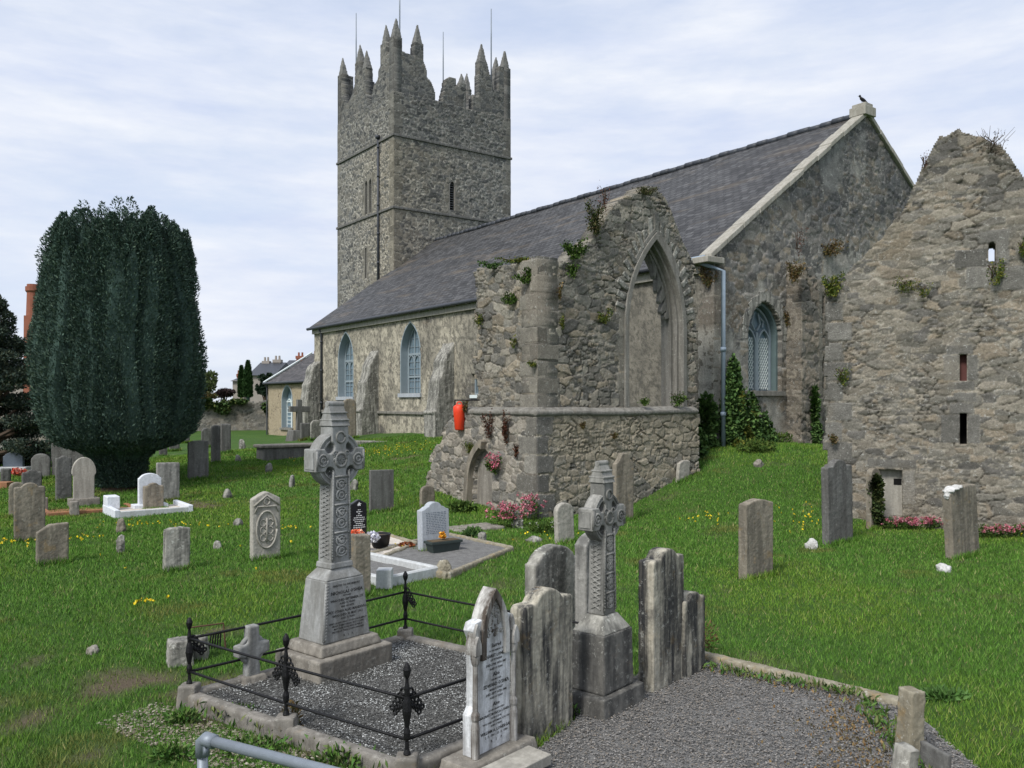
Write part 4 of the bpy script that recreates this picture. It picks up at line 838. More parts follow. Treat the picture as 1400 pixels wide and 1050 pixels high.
# ------------------------------------------------------------------ gravestones
def outline(kind, w, h, seed=0):
    a = w / 2
    def arc(cx, cz, r, t0, t1, n=10, rz=None): rz = rz or r; return [(cx + r * math.cos(R(t0 + (t1 - t0) * i / n)), cz + rz * math.sin(R(t0 + (t1 - t0) * i / n))) for i in range(n + 1)]
    if kind == 'round': p = [(-a, 0), (a, 0)] + arc(0, h - a * .8, a, 0, 180, 14, a * .8)
    elif kind == 'segment': p = [(-a, 0), (a, 0), (a, h - .22 * w)] + arc(0, h - .30 * w, a * .94, 18, 162, 12, .30 * w) + [(-a, h - .22 * w)]
    elif kind == 'shoulder': s = .58 * a; p = [(-a, 0), (a, 0), (a, h - .62 * s), (a * .92, h - .5 * s), (s, h - .5 * s)] + arc(0, h - .8 * s, s, 20, 160, 12, .8 * s) + [(-s, h - .5 * s), (-a * .92, h - .5 * s), (-a, h - .62 * s)]
    elif kind == 'ogee': p = [(-a, 0), (a, 0), (a, h * .84), (a * .8, h * .86), (a * .62, h * .9)] + arc(0, h - .42 * a, a * .5, 20, 160, 10, a * .42) + [(-a * .62, h * .9), (-a * .8, h * .86), (-a, h * .84)]
    elif kind == 'peak': p = [(-a, 0), (a, 0), (a, h - .24 * w), (.05 * w, h), (-.05 * w, h), (-a, h - .24 * w)]
    elif kind == 'lowpeak': p = [(-a, 0), (a, 0), (a, h - .10 * w), (.2 * w, h - .03 * w), (0, h), (-.2 * w, h - .03 * w), (-a, h - .10 * w)]
    elif kind == 'gothic': p = [(-a, 0), (a, 0)] + [(x, z) for x, z in reversed(parch(a, h - w * .85, h, None, 0, 10))]
    elif kind == 'slant': p = [(-a, 0), (a, 0), (a, h), (-.2 * a, h * .99), (-a, h * .80)]
    elif kind == 'waist': b_ = a * .86; p = [(-b_, 0), (b_, 0), (b_, h * .6), (a, h * .66)] + arc(0, h * .68, a, 0, 180, 16, h * .32) + [(-a, h * .66), (-b_, h * .6)]
    elif kind == 'block': p = [(-a, 0), (a, 0), (a * .97, h * .97), (a * .3, h), (-a * .5, h * .99), (-a, h * .95)]
    else: p = [(-a, 0), (a, 0), (a, h * .985), (-a, h)]
    return p
ROT = R(36.2)
def slab_mb(kind, w, h, th, sink=.12, lean=0):
    pts = [(x, z - sink if z == 0 else z) for x, z in outline(kind, w, h)]
    return MB().prism(pts, lambda x, z: (x, -th / 2, z), lambda x, z: (x, th / 2, z))
def spot(cx, by, pw, top, rot=ROT, z=None):
    p = gp(cx, by) if z is None else Vector((*flat(cx, by, z), z)); c, s = math.cos(rot), math.sin(rot)
    wpp = F * (c * p.y - p.x * s) / p.y ** 2; h = (by - top) * p.y / F
    return p, pw / abs(wpp), h
STONES = []
GROUPS = {'f': 'weathered headstones in the churchyard'}
def stone(name, px0, px1, top, by, kind, mat, label, rot=ROT, th=.12, lean=0, side=0, worn=True, parent=None, sink=.15, z=None, cat='headstone', group='weathered headstones in the churchyard', extra=None):
    """px0..px1: face extent in the photo, top, by: top and foot"""
    p, w_, h = spot((px0 + px1) / 2, by, px1 - px0, top, rot, z)
    w_ = max(.12, w_ - th * .25); STONES.append((p.x, p.y, w_, th, rot))
    mb = slab_mb(kind, w_, h, th, sink)
    o = mb.build(name, M[mat]); o.location = p; o.rotation_euler = (lean, side, rot)
    if worn: weather(o, max(.013, .0011 * p.y), min(.03, .010 + .0006 * p.y), .10)
    elif th > .05: b_ = o.modifiers.new('bevel', 'BEVEL'); b_.width = .012; b_.segments = 2
    tag(o, label, cat, group); o['w'] = w_; o['h'] = h
    return o
S = stone
# left field
S('headstone', 18, 63, 660, 741, 'shoulder', 'brown', 'broad shouldered headstone with ochre lichen on its rounded top, in front at the far left')
S('headstone', 11, 35, 659, 708, 'round', 'brown', 'round topped brown headstone half hidden behind the broad shouldered one at far left')
S('headstone', 48, 95, 716, 770, 'slant', 'brown', 'low wide headstone with a slanting broken top left corner', th=.14)
S('headstone', 75, 99, 623, 686, 'shoulder', 'dark', 'dark shouldered headstone close behind the pale round topped one')
S('headstone', 29, 58, 642, 688, 'shoulder', 'dark', 'small dark shouldered headstone behind the two lichened ones at far left')
S('headstone', 42, 70, 620, 655, 'round', 'dark', 'near black round headstone in deep shade left of the yew', rot=R(10))
S('headstone', 70, 116, 606, 652, 'flat', 'dark', 'wide square dark slab in deep shade under the yew', rot=R(15))
S('headstone', 0, 16, 640, 664, 'flat', 'dark', 'dark square headstone on a reddish kerb at the left edge')
S('headstone', 246, 246 + 0.1, 600, 601, 'flat', 'dark', 'x') if False else None
S('headstone', 195, 224, 660, 698, 'shoulder', 'brown', 'small brown shouldered headstone standing in front of the white grave')
S('headstone', 213, 246, 632, 685, 'flat', 'grey', 'plain square grey headstone behind the white grave')
S('headstone', 256, 286, 602, 656, 'block', 'dark', 'tall dark slate headstone with uneven flat top on the slope')
S('headstone', 288, 302, 581, 634, 'block', 'dark', 'narrow tall dark headstone nearest of the cluster below the boundary wall')
S('headstone', 301, 316, 579, 620, 'flat', 'dark', 'narrow dark headstone rightmost of the cluster below the boundary wall')
S('headstone', 275, 289, 585, 612, 'round', 'dark', 'small dark round headstone at the back of the cluster below the boundary wall')
S('headstone', 231, 246, 591, 617, 'flat', 'dark', 'small square dark headstone just right of the yew foot')
S('headstone', 217, 229, 602, 625, 'round', 'dark', 'small round dark headstone half hidden by the yew foot')
S('headstone', 245, 260, 584, 606, 'block', 'dark', 'low dark headstone with white lichen dots below the ivy covered wall')
S('headstone', 222, 260, 721, 780, 'block', 'lichened', 'short white lichened headstone leaning alone on the left lawn', th=.15, lean=-.06, side=.04)
o = S('headstone', 342, 383, 672, 765, 'peak', 'pale', 'pale gabled headstone with a carved oval panel, alone left of the tall cross', th=.15)
w_, h = o['w'], o['h']
mb = MB(); mb.torus((0, -.085, h * .45), (w_ * .36, 0, 0), (0, 0, h * .27), 1, .018, 28); mb.tube([(-w_ * .42, -.085, h * .70), (-w_ * .34, -.085, h * .79), (w_ * .34, -.085, h * .79), (w_ * .42, -.085, h * .70)], .016, 6)
mb.torus((0, -.085, h * .86), (w_ * .10, 0, 0), (0, 0, h * .05), 1, .016, 12); mb.tube([(-w_ * .46, -.085, h * .80), (0, -.085, h * .95), (w_ * .46, -.085, h * .80)], .02, 6)
mb.tube([(0, -.085, h * .26), (0, -.085, h * .62)], .016, 6); [mb.torus((s_ * w_ * .13, -.08, h * z_), (w_ * .10, 0, 0), (0, 0, h * .05), 1, .011, 12) for s_ in (-1, 1) for z_ in (.33, .44, .55)]
mb.build('carved_panel', M['pale'], o, smooth=True)
S('headstone', 505, 538, 642, 700, 'flat', 'dark', 'plain dark square headstone with clean edges on the slope right of the tall cross', th=.1, worn=False)
S('headstone', 574, 594, 664, 694, 'round', 'brown', 'small brown headstone between the dark square one and the ruin')
S('headstone', 479, 505, 730, 812, 'flat', 'brown', 'stout brown square headstone directly behind the tall cross pedestal', th=.2)
S('headstone', 760, 784, 687, 742, 'round', 'pale', 'small pale round topped headstone leaning left in front of the ruin', side=-.05)
S('headstone', 838, 864, 619, 712, 'ogee', 'brown', 'tall narrow brown headstone standing against the ruin wall behind the smaller cross', th=.14, side=.02)
S('headstone', 925, 940, 629, 657, 'slant', 'pale', 'small pale slab leaning against the right end of the ruin wall', th=.1, side=.12)
S('headstone', 1014, 1053, 682, 789, 'lowpeak', 'brown', 'upright brown headstone with a low pointed top, alone on the right lawn', th=.16)
S('headstone', 1128, 1163, 628, 742, 'shoulder', 'dark', 'tall dark shouldered headstone in front of the ruined gable left corner', th=.15, side=-.03)
o = S('headstone', 1298, 1335, 663, 760, 'block', 'brown', 'leaning headstone splashed white on its broken top, before the ruined gable', th=.16, side=-.11)
w_, h = o['w'], o['h']
mb = MB()
for (x, z, rx, rz_) in ((-.42, -.02, .10, .05), (-.28, .0, .13, .045), (-.12, .005, .11, .035), (-.46, -.10, .07, .08), (-.40, -.30, .05, .05)): mb.lathe([(.1 * rx, -rz_), (rx * .8, -rz_ * .6), (rx, 0), (rx * .7, rz_ * .55), (rx * .1, rz_ * .8)], (x * w_, -.01, h + z), 9)
weather(mb.build('white_splash', M['chalk'], o), .014, .05, .05)
S('headstone', 1187, 1201, 640, 722, 'round', 'brown', 'narrow headstone overgrown with ivy before the low doorway', th=.12)
S('headstone', 468, 487, 545, 600, 'round', 'brown', 'tall round topped headstone on a block base near the church wall', rot=R(30), th=.2)
S('headstone', 410, 424, 578, 602, 'flat', 'dark', 'small square headstone beside the plain stone cross near the church')
S('headstone', 424, 440, 574, 602, 'round', 'lichened', 'small lichened headstone at the foot of the church downpipe')
# pale round topped stone with its base and kerb
p, w_, h = spot(114.5, 690, 33, 625)
r = empty('headstone', p, ROT, 'pale clean headstone with bulging round top on a rough block base', 'headstone', 'weathered headstones in the churchyard')
slab_mb('waist', w_, h, .14).build('slab', M['pale'], r, bevel=.015); weather(MB().box(-w_ * .62, w_ * .62, -.22, .22, -.3, .18).build('block_base', M['plinth'], r), .03, .03)
# foreground row: facing right
RF = R(50)
S('headstone', 706, 777, 803, 997, 'shoulder', 'sooty', 'soot dark headstone with a pale central streak, next to the white inscribed stone', RF, .15, z=.05)
S('headstone', 724, 783, 745, 897, 'segment', 'lichened', 'white lichened headstone with a curved top behind the railings', RF, .15, z=.05)
S('headstone', 792, 826, 729, 905, 'segment', 'grey', 'grey headstone with carved notches right behind the smaller cross', RF, .15, z=.05)
o = S('headstone', 882, 927, 749, 932, 'shoulder', 'sooty', 'tall streaked headstone with a high rounded head, right of the smaller cross', RF, .17, z=.05)
S('headstone', 926, 957, 808, 917, 'shoulder', 'sooty', 'low narrow streaked headstone ending the foreground row at the grass', RF, .15, z=.05)

# white inscribed gothic stone with colonnettes
def text_mb(lines, fr, mb=None):
    """lines: (string, height, x, z); fr maps (x,z)->3d"""
    mb = mb or MB()
    for s, hh, x, z in lines:
        cu = bpy.data.curves.new('t', 'FONT'); cu.body = s; cu.size = hh; cu.align_x = 'CENTER'; cu.resolution_u = 1; cu.offset = hh * .022
        ob = bpy.data.objects.new('t', cu); col.objects.link(ob); dg = bpy.context.evaluated_depsgraph_get(); me = bpy.data.meshes.new_from_object(ob.evaluated_get(dg))
        mb.add([fr(x + v.co.x, z + v.co.y) for v in me.vertices], [tuple(p.vertices) for p in me.polygons]); bpy.data.objects.remove(ob); bpy.data.curves.remove(cu); bpy.data.meshes.remove(me)
    return mb
p = Vector((*flat(668, 1021, .12), .12)); RW = R(51)
r = empty('inscribed_headstone', p, RW, 'white marble gothic headstone with side colonnettes and black lettering', 'headstone')
W, H, TH = .50, 1.20, .10
pts = [(-.24, 0), (.24, 0), (.24, .30), (.20, .36), (.20, .86), (.235, .93), (.21, .985)] + [(x, z) for x, z in reversed(parch(.162, .83, H + .01, None, 0, 10)) if z > .99] + [(-.21, .985), (-.235, .93), (-.20, .86), (-.20, .36), (-.24, .30)]
body = MB().prism(pts, lambda x, z: (x, -TH / 2, z), lambda x, z: (x, TH / 2, z)).build('slab', M['marble_front'], r, bevel=.006)
fr0 = lambda u, d, z: (u, -d, z)
mb = band(MB(), fr0, 0, .150, .83, H, .70, .012, -.040, TH / 2 + .03, -TH / 2 - .005, 10); mb.build('gothic_moulding', M['marble'], r, bevel=.005)
mb = MB(); random.seed(3)
for k in range(60):
    a, b_ = random.uniform(-.09, .09), random.uniform(.86, 1.10)
    if in_arch(np.array([a]), np.array([b_]), 0, .11, .93, 1.15, .8)[0]: mb.torus((a, -TH / 2 - .004, b_), (1, 0, 0), (0, 0, 1), random.uniform(.006, .018), .006, 7, 4)
mb.build('carved_emblem', M['marble'], r, smooth=True)
for s in (-1, 1):
    mb = MB(); x = s * .222; y = -TH / 2 - .012
    mb.lathe([(.034, 0), (.034, .22), (.026, .27), (.034, .29), (.034, .32), (.022, .345), (.021, .68), (.03, .70), (.036, .74), (.036, .76)], (x, y, .0), 10)
    mb.prism([(q_[0] * 1.0, q_[1]) for q_ in parch(.036, .80, .90, .76, 0, 6)], lambda a, z: (x + a, y - .036, z), lambda a, z: (x + a, y + .07, z))
    mb.prism([(q_[0] * 1.0, q_[1]) for q_ in parch(.03, .88, .985, .86, 0, 6)], lambda a, z: (x * .92 + a, y - .01, z), lambda a, z: (x * .92 + a, y + .07, z))
    mb.build('colonnette', M['marble'], r, smooth=False, bevel=.003)
LN = [("Sacred", .042, .77), ("TO THE MEMORY OF", .018, .737), ("MARGARET LONERGAN", .034, .695), ("OF FETHARD", .024, .665), ("DIED JUNE 18TH 1887", .025, .632), ("AGED 63 YEARS", .022, .600), ("Also", .044, .550), ("HER BROTHER", .018, .518), ("EDWARD O'SHEA", .038, .475), ("MARKET STREET", .022, .445), ("DIED SEPT 16TH 1888", .026, .412), ("AGED 67 YEARS", .022, .382),
      ("Also", .044, .325), ("OF HER GRANDCHILD", .019, .292), ("MARGARET MONICA LONERGAN", .0285, .257), ("SISTER E. DE M.", .019, .230), ("WHO DIED SEPTEMBER 12TH 1909", .021, .200), ("AGED 27 YEARS", .019, .174), ("WILLIAM A. LONERGAN", .034, .130), ("2 . 7 . 1901 - 15 . 3 . 1980", .026, .098), ("R      I      P", .028, .056)]
text_mb([(s, h * .98, .030, z - .02) for s, h, z in LN], lambda x, z: (x, -TH / 2 - .003, z + .02)).build('inscription', M['ink'], r)
weather(MB().box(-.42, .40, -.20, .16, -.16, .0, .03).build('stepped_base', M['plinth'], r), .016, .012)
q_ = Vector((*flat(703, 1035, .12), .12)); o = MB().box(-.30, .30, -.11, .11, -.06, .02).build('marble_tablet', M['pale'], bevel=.006); o.location = Vector((*flat(702, 1046, .13), .13)); o.rotation_euler = (.04, 0, R(49)); tag(o, 'flat pale stone tablet lying at the foot of the white inscribed headstone', 'tablet')

# ------------------------------------------------------------------ high crosses
def celtic(name, p, rot, label, k, mat, plm, z_shaft, z_c, z_top, arm, wb, wt, dep, rin, rout, ped, carve=True):
    """k scales nothing; heights are above p. ped: list of (x half, y half, z0, z1, top inset x, y)"""
    r = empty(name, p, rot, label, 'cross')
    for i, (a, b_, z0, z1, t, ty, nm, mt) in enumerate(ped):
        o = MB().box(-a, a, -b_, b_, z0, z1, t, ty).build(nm, M[mt], r)
        weather(o, .016, .014, .1) if i < 2 else None
        if i >= 2: bv = o.modifiers.new('bevel', 'BEVEL'); bv.width = .012; bv.segments = 2
    mb = MB(); d = dep / 2; ah = arm[1]; zlo, zhi = z_c - ah, z_c + ah
    sh = lambda z: wb / 2 + (wt / 2 - wb / 2) * (z - z_shaft) / (z_top - z_shaft); zcap = z_top - .24 * (rout / .28)
    q = rout / .28; hr = .062 * q; hx, hz = sh(z_c) * .82 + hr * .72, ah * .72 + hr * .72      # hollows in the armpits
    def pit(sx_, sz, rev):
        p_ = [(sx_ * (hx - hr * math.cos(t_)), z_c + sz * (hz - hr * math.sin(t_))) for t_ in [R(-25 + 140 * i / 9) for i in range(10)]]; return p_[::-1] if rev else p_
    def corner(sx_, sz, rev):
        p_ = [(sx_ * sh(z_c + sz * (hz + hr)), z_c + sz * (hz + hr * .9))] + pit(sx_, sz, False) + [(sx_ * (hx + hr * .9), z_c + sz * ah), (sx_ * arm[0], z_c + sz * ah)]; return p_[::-1] if rev else p_
    prof = [(-sh(z_shaft), z_shaft), (sh(z_shaft), z_shaft)] + corner(1, -1, False) + corner(1, 1, True) + [(sh(zcap), zcap), (-sh(zcap), zcap)] + corner(-1, 1, False) + corner(-1, -1, True)
    mb.prism(prof, lambda x, z: (x, -d * (1.12 - .12 * (z - z_shaft) / (z_top - z_shaft)), z), lambda x, z: (x, d * (1.12 - .12 * (z - z_shaft) / (z_top - z_shaft)), z))
    o = mb.build('shaft', M[mat], r); bv = o.modifiers.new('bevel', 'BEVEL'); bv.width = .014; bv.segments = 3
    mb = MB(); n = 40
    for i in range(n):
        a0, a1 = 2 * math.pi * i / n, 2 * math.pi * (i + 1) / n; P = [(rr * math.cos(a), rr * math.sin(a)) for rr, a in ((rin, a0), (rout, a0), (rout, a1), (rin, a1))]
        mb.hexa([(P[0][0], -d * .72, z_c + P[0][1]), (P[1][0], -d * .72, z_c + P[1][1]), (P[1][0], d * .72, z_c + P[1][1]), (P[0][0], d * .72, z_c + P[0][1]), (P[3][0], -d * .72, z_c + P[3][1]), (P[2][0], -d * .72, z_c + P[2][1]), (P[2][0], d * .72, z_c + P[2][1]), (P[3][0], d * .72, z_c + P[3][1])])
    mb.torus((0, -d * .72, z_c), (1, 0, 0), (0, 0, 1), rout - .015, .014, 40); mb.torus((0, -d * .72, z_c), (1, 0, 0), (0, 0, 1), rin + .012, .012, 40)
    mb.build('ring', M[mat], r)
    mb = MB(); wc = sh(zcap) + .012; dc = d + .012; zm = z_top - .03   # house shaped cap: ridge runs front to back... sloping faces front and back
    mb.add([(-wc, -dc, zcap), (wc, -dc, zcap), (wc, dc, zcap), (-wc, dc, zcap), (-wc * .82, -dc * .25, zm), (wc * .82, -dc * .25, zm), (wc * .82, dc * .25, zm), (-wc * .82, dc * .25, zm)], [(3, 2, 1, 0), (4, 5, 6, 7), (0, 1, 5, 4), (1, 2, 6, 5), (2, 3, 7, 6), (3, 0, 4, 7)])
    mb.tube([(-wc * .86, 0, z_top - .02), (wc * .86, 0, z_top - .02)], .034 * (rout / .28), 10)
    for k_ in (.25, .6): mb.box(-wc * (1 - .1 * k_), wc * (1 - .1 * k_), -dc * (1 - .72 * k_) - .012, dc * (1 - .72 * k_) + .012, zcap + (zm - zcap) * k_, zcap + (zm - zcap) * k_ + .018)
    mb.build('house_shaped_cap', M[mat], r, bevel=.006)
    mb = MB(); y = lambda z: -d * (1.12 - .12 * (z - z_shaft) / (z_top - z_shaft)) - .002; random.seed(11)
    for s in (-1, 1):   # rope edges
        mb.tube([(s * (sh(z_shaft) - .014), y(z_shaft), z_shaft + .03), (s * (sh(zlo) - .014), y(zlo), zlo)], .012, 6)
        for zz in np.arange(z_shaft + .04, zlo, .028): mb.tube([(s * (sh(zz) - .026), y(zz) - .005, zz), (s * (sh(zz) - .004), y(zz) - .006, zz + .018)], .006, 4)
    zz = z_shaft + .06; kk = 0; span = zlo - z_shaft - .08; nP = 3 if rout > .25 else 4
    for kk in range(nP):
        z0 = z_shaft + .05 + span * kk / nP; z1 = z_shaft + .05 + span * (kk + 1) / nP - .03; zc_ = (z0 + z1) / 2; q_ = sh(zc_) - .04
        mb.box(-q_ - .012, q_ + .012, y(zc_) - .012, y(zc_) + .01, z1, z1 + .018)
        hz = (z1 - z0) / 2
        mb.torus((0, y(zc_), zc_ + hz * .42), (q_ * .8, 0, 0), (0, 0, hz * .42), 1, .012, 18); mb.torus((0, y(zc_), zc_ - hz * .42), (q_ * .8, 0, 0), (0, 0, hz * .42), 1, .012, 18)
        mb.torus((0, y(zc_), zc_ + hz * .42), (1, 0, 0), (0, 0, 1), q_ * .35, .012, 12); mb.torus((0, y(zc_), zc_ - hz * .42), (1, 0, 0), (0, 0, 1), q_ * .35, .012, 12)
        for s in (-1, 1): mb.tube([(s * q_ * .8, y(zc_), zc_ - hz * .8), (-s * q_ * .5, y(zc_), zc_), (s * q_ * .8, y(zc_), zc_ + hz * .8)], .010, 5)
    for k_ in range(14): mb.torus((random.uniform(-.7, .7) * sh(z_c), y(z_c), z_c + random.uniform(-.6, .6) * ah), (1, 0, 0), (0, 0, 1), random.uniform(.012, .025), .009, 9, 4)
    mb.torus((0, y(z_c), z_c), (1, 0, 0), (0, 0, 1), sh(z_c) * .62, .016, 20)
    for s in (-1, 1):
        mb.torus((s * arm[0] * .72, y(z_c), z_c), (1, 0, 0), (0, 0, 1), ah * .5, .011, 12); mb.torus((s * arm[0] * .72, y(z_c), z_c), (1, 0, 0), (0, 0, 1), ah * .22, .011, 10)
        mb.box(s * arm[0] * .95 - .01, s * arm[0] * .95 + .01, y(z_c) - .008, y(z_c) + .01, zlo + .02, zhi - .02)
    mb.torus((0, y(zhi), (zhi + zcap) / 2), (1, 0, 0), (0, 0, 1), sh(zhi) * .5, .012, 14)
    mb.build('front_carving', M[mat], r, smooth=True)
    mb = MB(); x = lambda z: -sh(z) - .001      # braided side
    for i, zz in enumerate(np.arange(z_shaft + .05, zlo - .03, .045)):
        for s in (-1, 1): mb.tube([(x(zz), -s * d * .7, zz), (x(zz) - .006, 0, zz + .03), (x(zz), s * d * .7, zz + .06)], .0075, 4)
    mb.box(-arm[0] - .008, -arm[0] + .01, -d * .75, d * .75, zlo + .03, zhi - .03); mb.build('side_carving', M[mat], r, smooth=False)
    return r
P0 = Vector((*flat(481, 917, .08), .08)) + Vector((-.766, .643, 0)) * .27
hc = celtic('celtic_cross', P0, RF, 'tall carved ringed stone cross on a tapering inscribed pedestal', 1, 'cross', 'plinth', 1.05, 2.08, 2.655, (.305, .115), .25, .20, .19, .205, .278,
    [(.46, .36, -.1, .20, .0, .0, 'plinth', 'plinth'), (.385, .285, .20, .30, .03, .03, 'plinth_step', 'plinth'), (.295, .20, .30, .90, .062, .032, 'pedestal', 'cross'), (.235, .17, .90, 1.0, .10, .06, 'pedestal_chamfer', 'cross'), (.142, .125, 1.0, 1.06, .006, .006, 'shaft_foot', 'cross')])
def pedf(x, z): t_ = (z - .30) / .6; return (x, -.20 + .032 * t_ - .004, z)
LP = [("ERECTED TO THE MEMORY", .026, .845), ("OF", .018, .818), ("NICHOLAS O'SHEA", .044, .770), ("FETHARD", .022, .742), ("WHO DIED SEPTEMBER 1ST", .032, .700), ("AGED 76 YEARS", .026, .668), ("AND HIS WIFE", .024, .636), ("LUCY O'SHEA ALIAS MANDEVILLE", .033, .594), ("WHO DIED 30 MAY 1912", .033, .553), ("AGED 72 YEARS", .024, .523),
      ("SWEET SACRED HEART OF JESUS HAVE MERCY", .0215, .486), ("GRANT THEM ETERNAL REST O LORD", .0225, .458), ("MAY THEIR SOULS REST IN PEACE", .0225, .430), ("ERECTED BY THEIR LOVING CHILDREN", .0215, .402), ("R.    I.    P.", .028, .352)]
text_mb([(s, h * 1.05, .015, z - .012) for s, h, z in LP], pedf).build('inscription', M['ink'], hc)
mb = MB()
mb.tube([(-.292, -.202, .33), (-.235, -.172, .88)], .014, 8)
for z in np.arange(.34, .87, .03): t_ = (z - .3) / .6; mb.tube([(-.306 + .062 * t_, -.21 + .032 * t_, z), (-.272 + .062 * t_, -.216 + .032 * t_, z + .022)], .006, 4)
mb.build('rope_edge', M['cross'], hc, smooth=True)
P1 = Vector((*flat(846, 966, .05), .05)) + Vector((-.766, .643, 0)) * .18
c2 = celtic('celtic_cross', P1, RF, 'smaller dark ringed stone cross among the foreground row of headstones', 1, 'grey', 'sooty', .80, 1.66, 2.16, (.26, .10), .20, .15, .15, .165, .222,
    [(.35, .26, -.1, .15, .02, .02, 'plinth', 'blackened'), (.245, .19, .15, .66, .015, .012, 'pedestal', 'blackened'), (.22, .172, .66, .80, .10, .08, 'pedestal_chamfer', 'lichened')])
# small broken cross on the corner of the railed plot
p = Vector((*flat(344, 930, .08), .08)); r = empty('small_cross', p, RF, 'small broken grey cross stuck in the gravel beside the iron railing', 'cross')
o = MB().prism([(-.075, 0), (.075, 0), (.06, .24), (.17, .25), (.17, .36), (.06, .37), (.055, .53), (-.055, .53), (-.06, .37), (-.17, .36), (-.17, .25), (-.06, .24)], lambda x, z: (x, -.05, z), lambda x, z: (x, .05, z)).build('cross_slab', M['cross'], r); weather(o, .013, .01)
mb = MB(); mb.torus((0, 0, .30), (1, 0, 0), (0, 0, 1), .12, .025, 24); mb.build('ring', M['cross'], r, smooth=True); weather(MB().box(-.16, .16, -.12, .12, -.08, .06, .05).build('cross_base', M['plinth'], r), .016, .02)
# plain latin cross by the church
p = gp(409, 601); r = empty('plain_cross', p, ROT, 'plain stone latin cross on a stepped base beside the vestry corner', 'cross')
MB().prism([(-.16, .5), (.16, .5), (.14, 1.45), (.55, 1.45), (.55, 1.75), (.13, 1.75), (.12, 2.1), (-.12, 2.1), (-.13, 1.75), (-.55, 1.75), (-.55, 1.45), (-.14, 1.45)], lambda x, z: (x, -.12, z), lambda x, z: (x, .12, z)).build('cross_slab', M['dark'], r, bevel=.02)
MB().box(-.6, .6, -.5, .5, -.2, .5, .12).build('stepped_base', M['dark'], r, bevel=.03)

# ------------------------------------------------------------------ railed plot
def P3z(p, z): return Vector((p[0], p[1], z))
def kerb(parent, a, b_, wd, z0, z1, mat, name='kerb_side', n=1, seg=.5, chamf=.02):
    a, b_ = Vector(a), Vector(b_); d = (b_ - a); L_ = d.length; d.normalize(); nn = Vector((d.y, -d.x)); mb = MB()
    pr = [(-wd / 2, z0), (wd / 2, z0), (wd / 2, z1 - chamf), (wd / 2 - chamf, z1), (-wd / 2 + chamf, z1), (-wd / 2, z1 - chamf)]
    mb.prism(pr, lambda x, z: (a.x + nn.x * x, a.y + nn.y * x, z), lambda x, z: (b_.x + nn.x * x, b_.y + nn.y * x, z)); return mb.build(name, M[mat], parent, True)
plot = empty('railed_grave_kerb', (*PA, 0), 0, 'low stone kerb with corner blocks around the gravelled railed plot', 'grave kerb')
mid = ((PA[0] + PC[0]) / 2, (PA[1] + PC[1]) / 2)
for a, b_ in ((PA, mid), (mid, PC), (PA, PD), (PD, PE), (PC, PE)): weather(kerb(plot, a, b_, .12, -.15, .125, 'kerb'), .016, .009, .07)
for q_ in (PA, mid, PC, PD):
    o = MB().box(q_[0] - .10, q_[0] + .10, q_[1] - .10, q_[1] + .10, -.15, .19, .02).build('corner_block', M['kerb'], plot, True); weather(o, .016, .010, .07)
gmat, n, b = newmat('dark_gravel'); b.inputs['Roughness'].default_value = .95; v = coords(n, (1, 1, 1), 'Object', False)
vo = n.nodes.new('ShaderNodeTexVoronoi'); vo.inputs['Scale'].default_value = 85; n.links.new(v, vo.inputs['Vector'])
sp = n.nodes.new('ShaderNodeSeparateColor'); n.links.new(vo.outputs['Color'], sp.inputs[0])
c = mixc(n, sp.outputs[0], (.035, .036, .034), (.16, .16, .15)); c = mixc(n, mixc(n, .6, (0, 0, 0), ramp(n, noise(n, v, 2.0, 4, .6), .5, .7)), c, (.06, .062, .055)); n.links.new(c, b.inputs['Base Color']); bumpn(n, b, vo.outputs['Distance'], .8, .012)
M['gravel'] = gmat
def bed(name, poly, z, mat, parent=None, res=.05, amp=.02, seed=0, holes=()):
    x0, x1 = min(p[0] for p in poly), max(p[0] for p in poly); y0, y1 = min(p[1] for p in poly), max(p[1] for p in poly)
    X, Y = np.meshgrid(np.arange(x0, x1 + res, res), np.arange(y0, y1 + res, res)); Z = z + amp * (fbm(X * 3, Y * 3, seed, 3) - .5) + .012 * (vnoise(X * 25, Y * 25, seed) - .5)
    i = np.arange(X.size).reshape(X.shape); ok = inpoly((X[:-1, :-1] + X[1:, 1:]) / 2, (Y[:-1, :-1] + Y[1:, 1:]) / 2, poly); f = np.stack([i[:-1, :-1], i[:-1, 1:], i[1:, 1:], i[1:, :-1]], -1)[ok]
    return fast(name, np.stack([X.ravel(), Y.ravel(), Z.ravel()], 1), f, M[mat], None, parent, True, True)
tag(bed('gravel_bed', RAILPLOT, .075, 'gravel'), kind='structure')
M['gravel2'] = stone_mat('grey_path_gravel', (.20, .198, .19), (.105, .103, .10), .5, .35, 0, 3.2, bump=1.0)
tag(bed('gravel_path', PATH, .035, 'gravel2', seed=5), kind='structure')
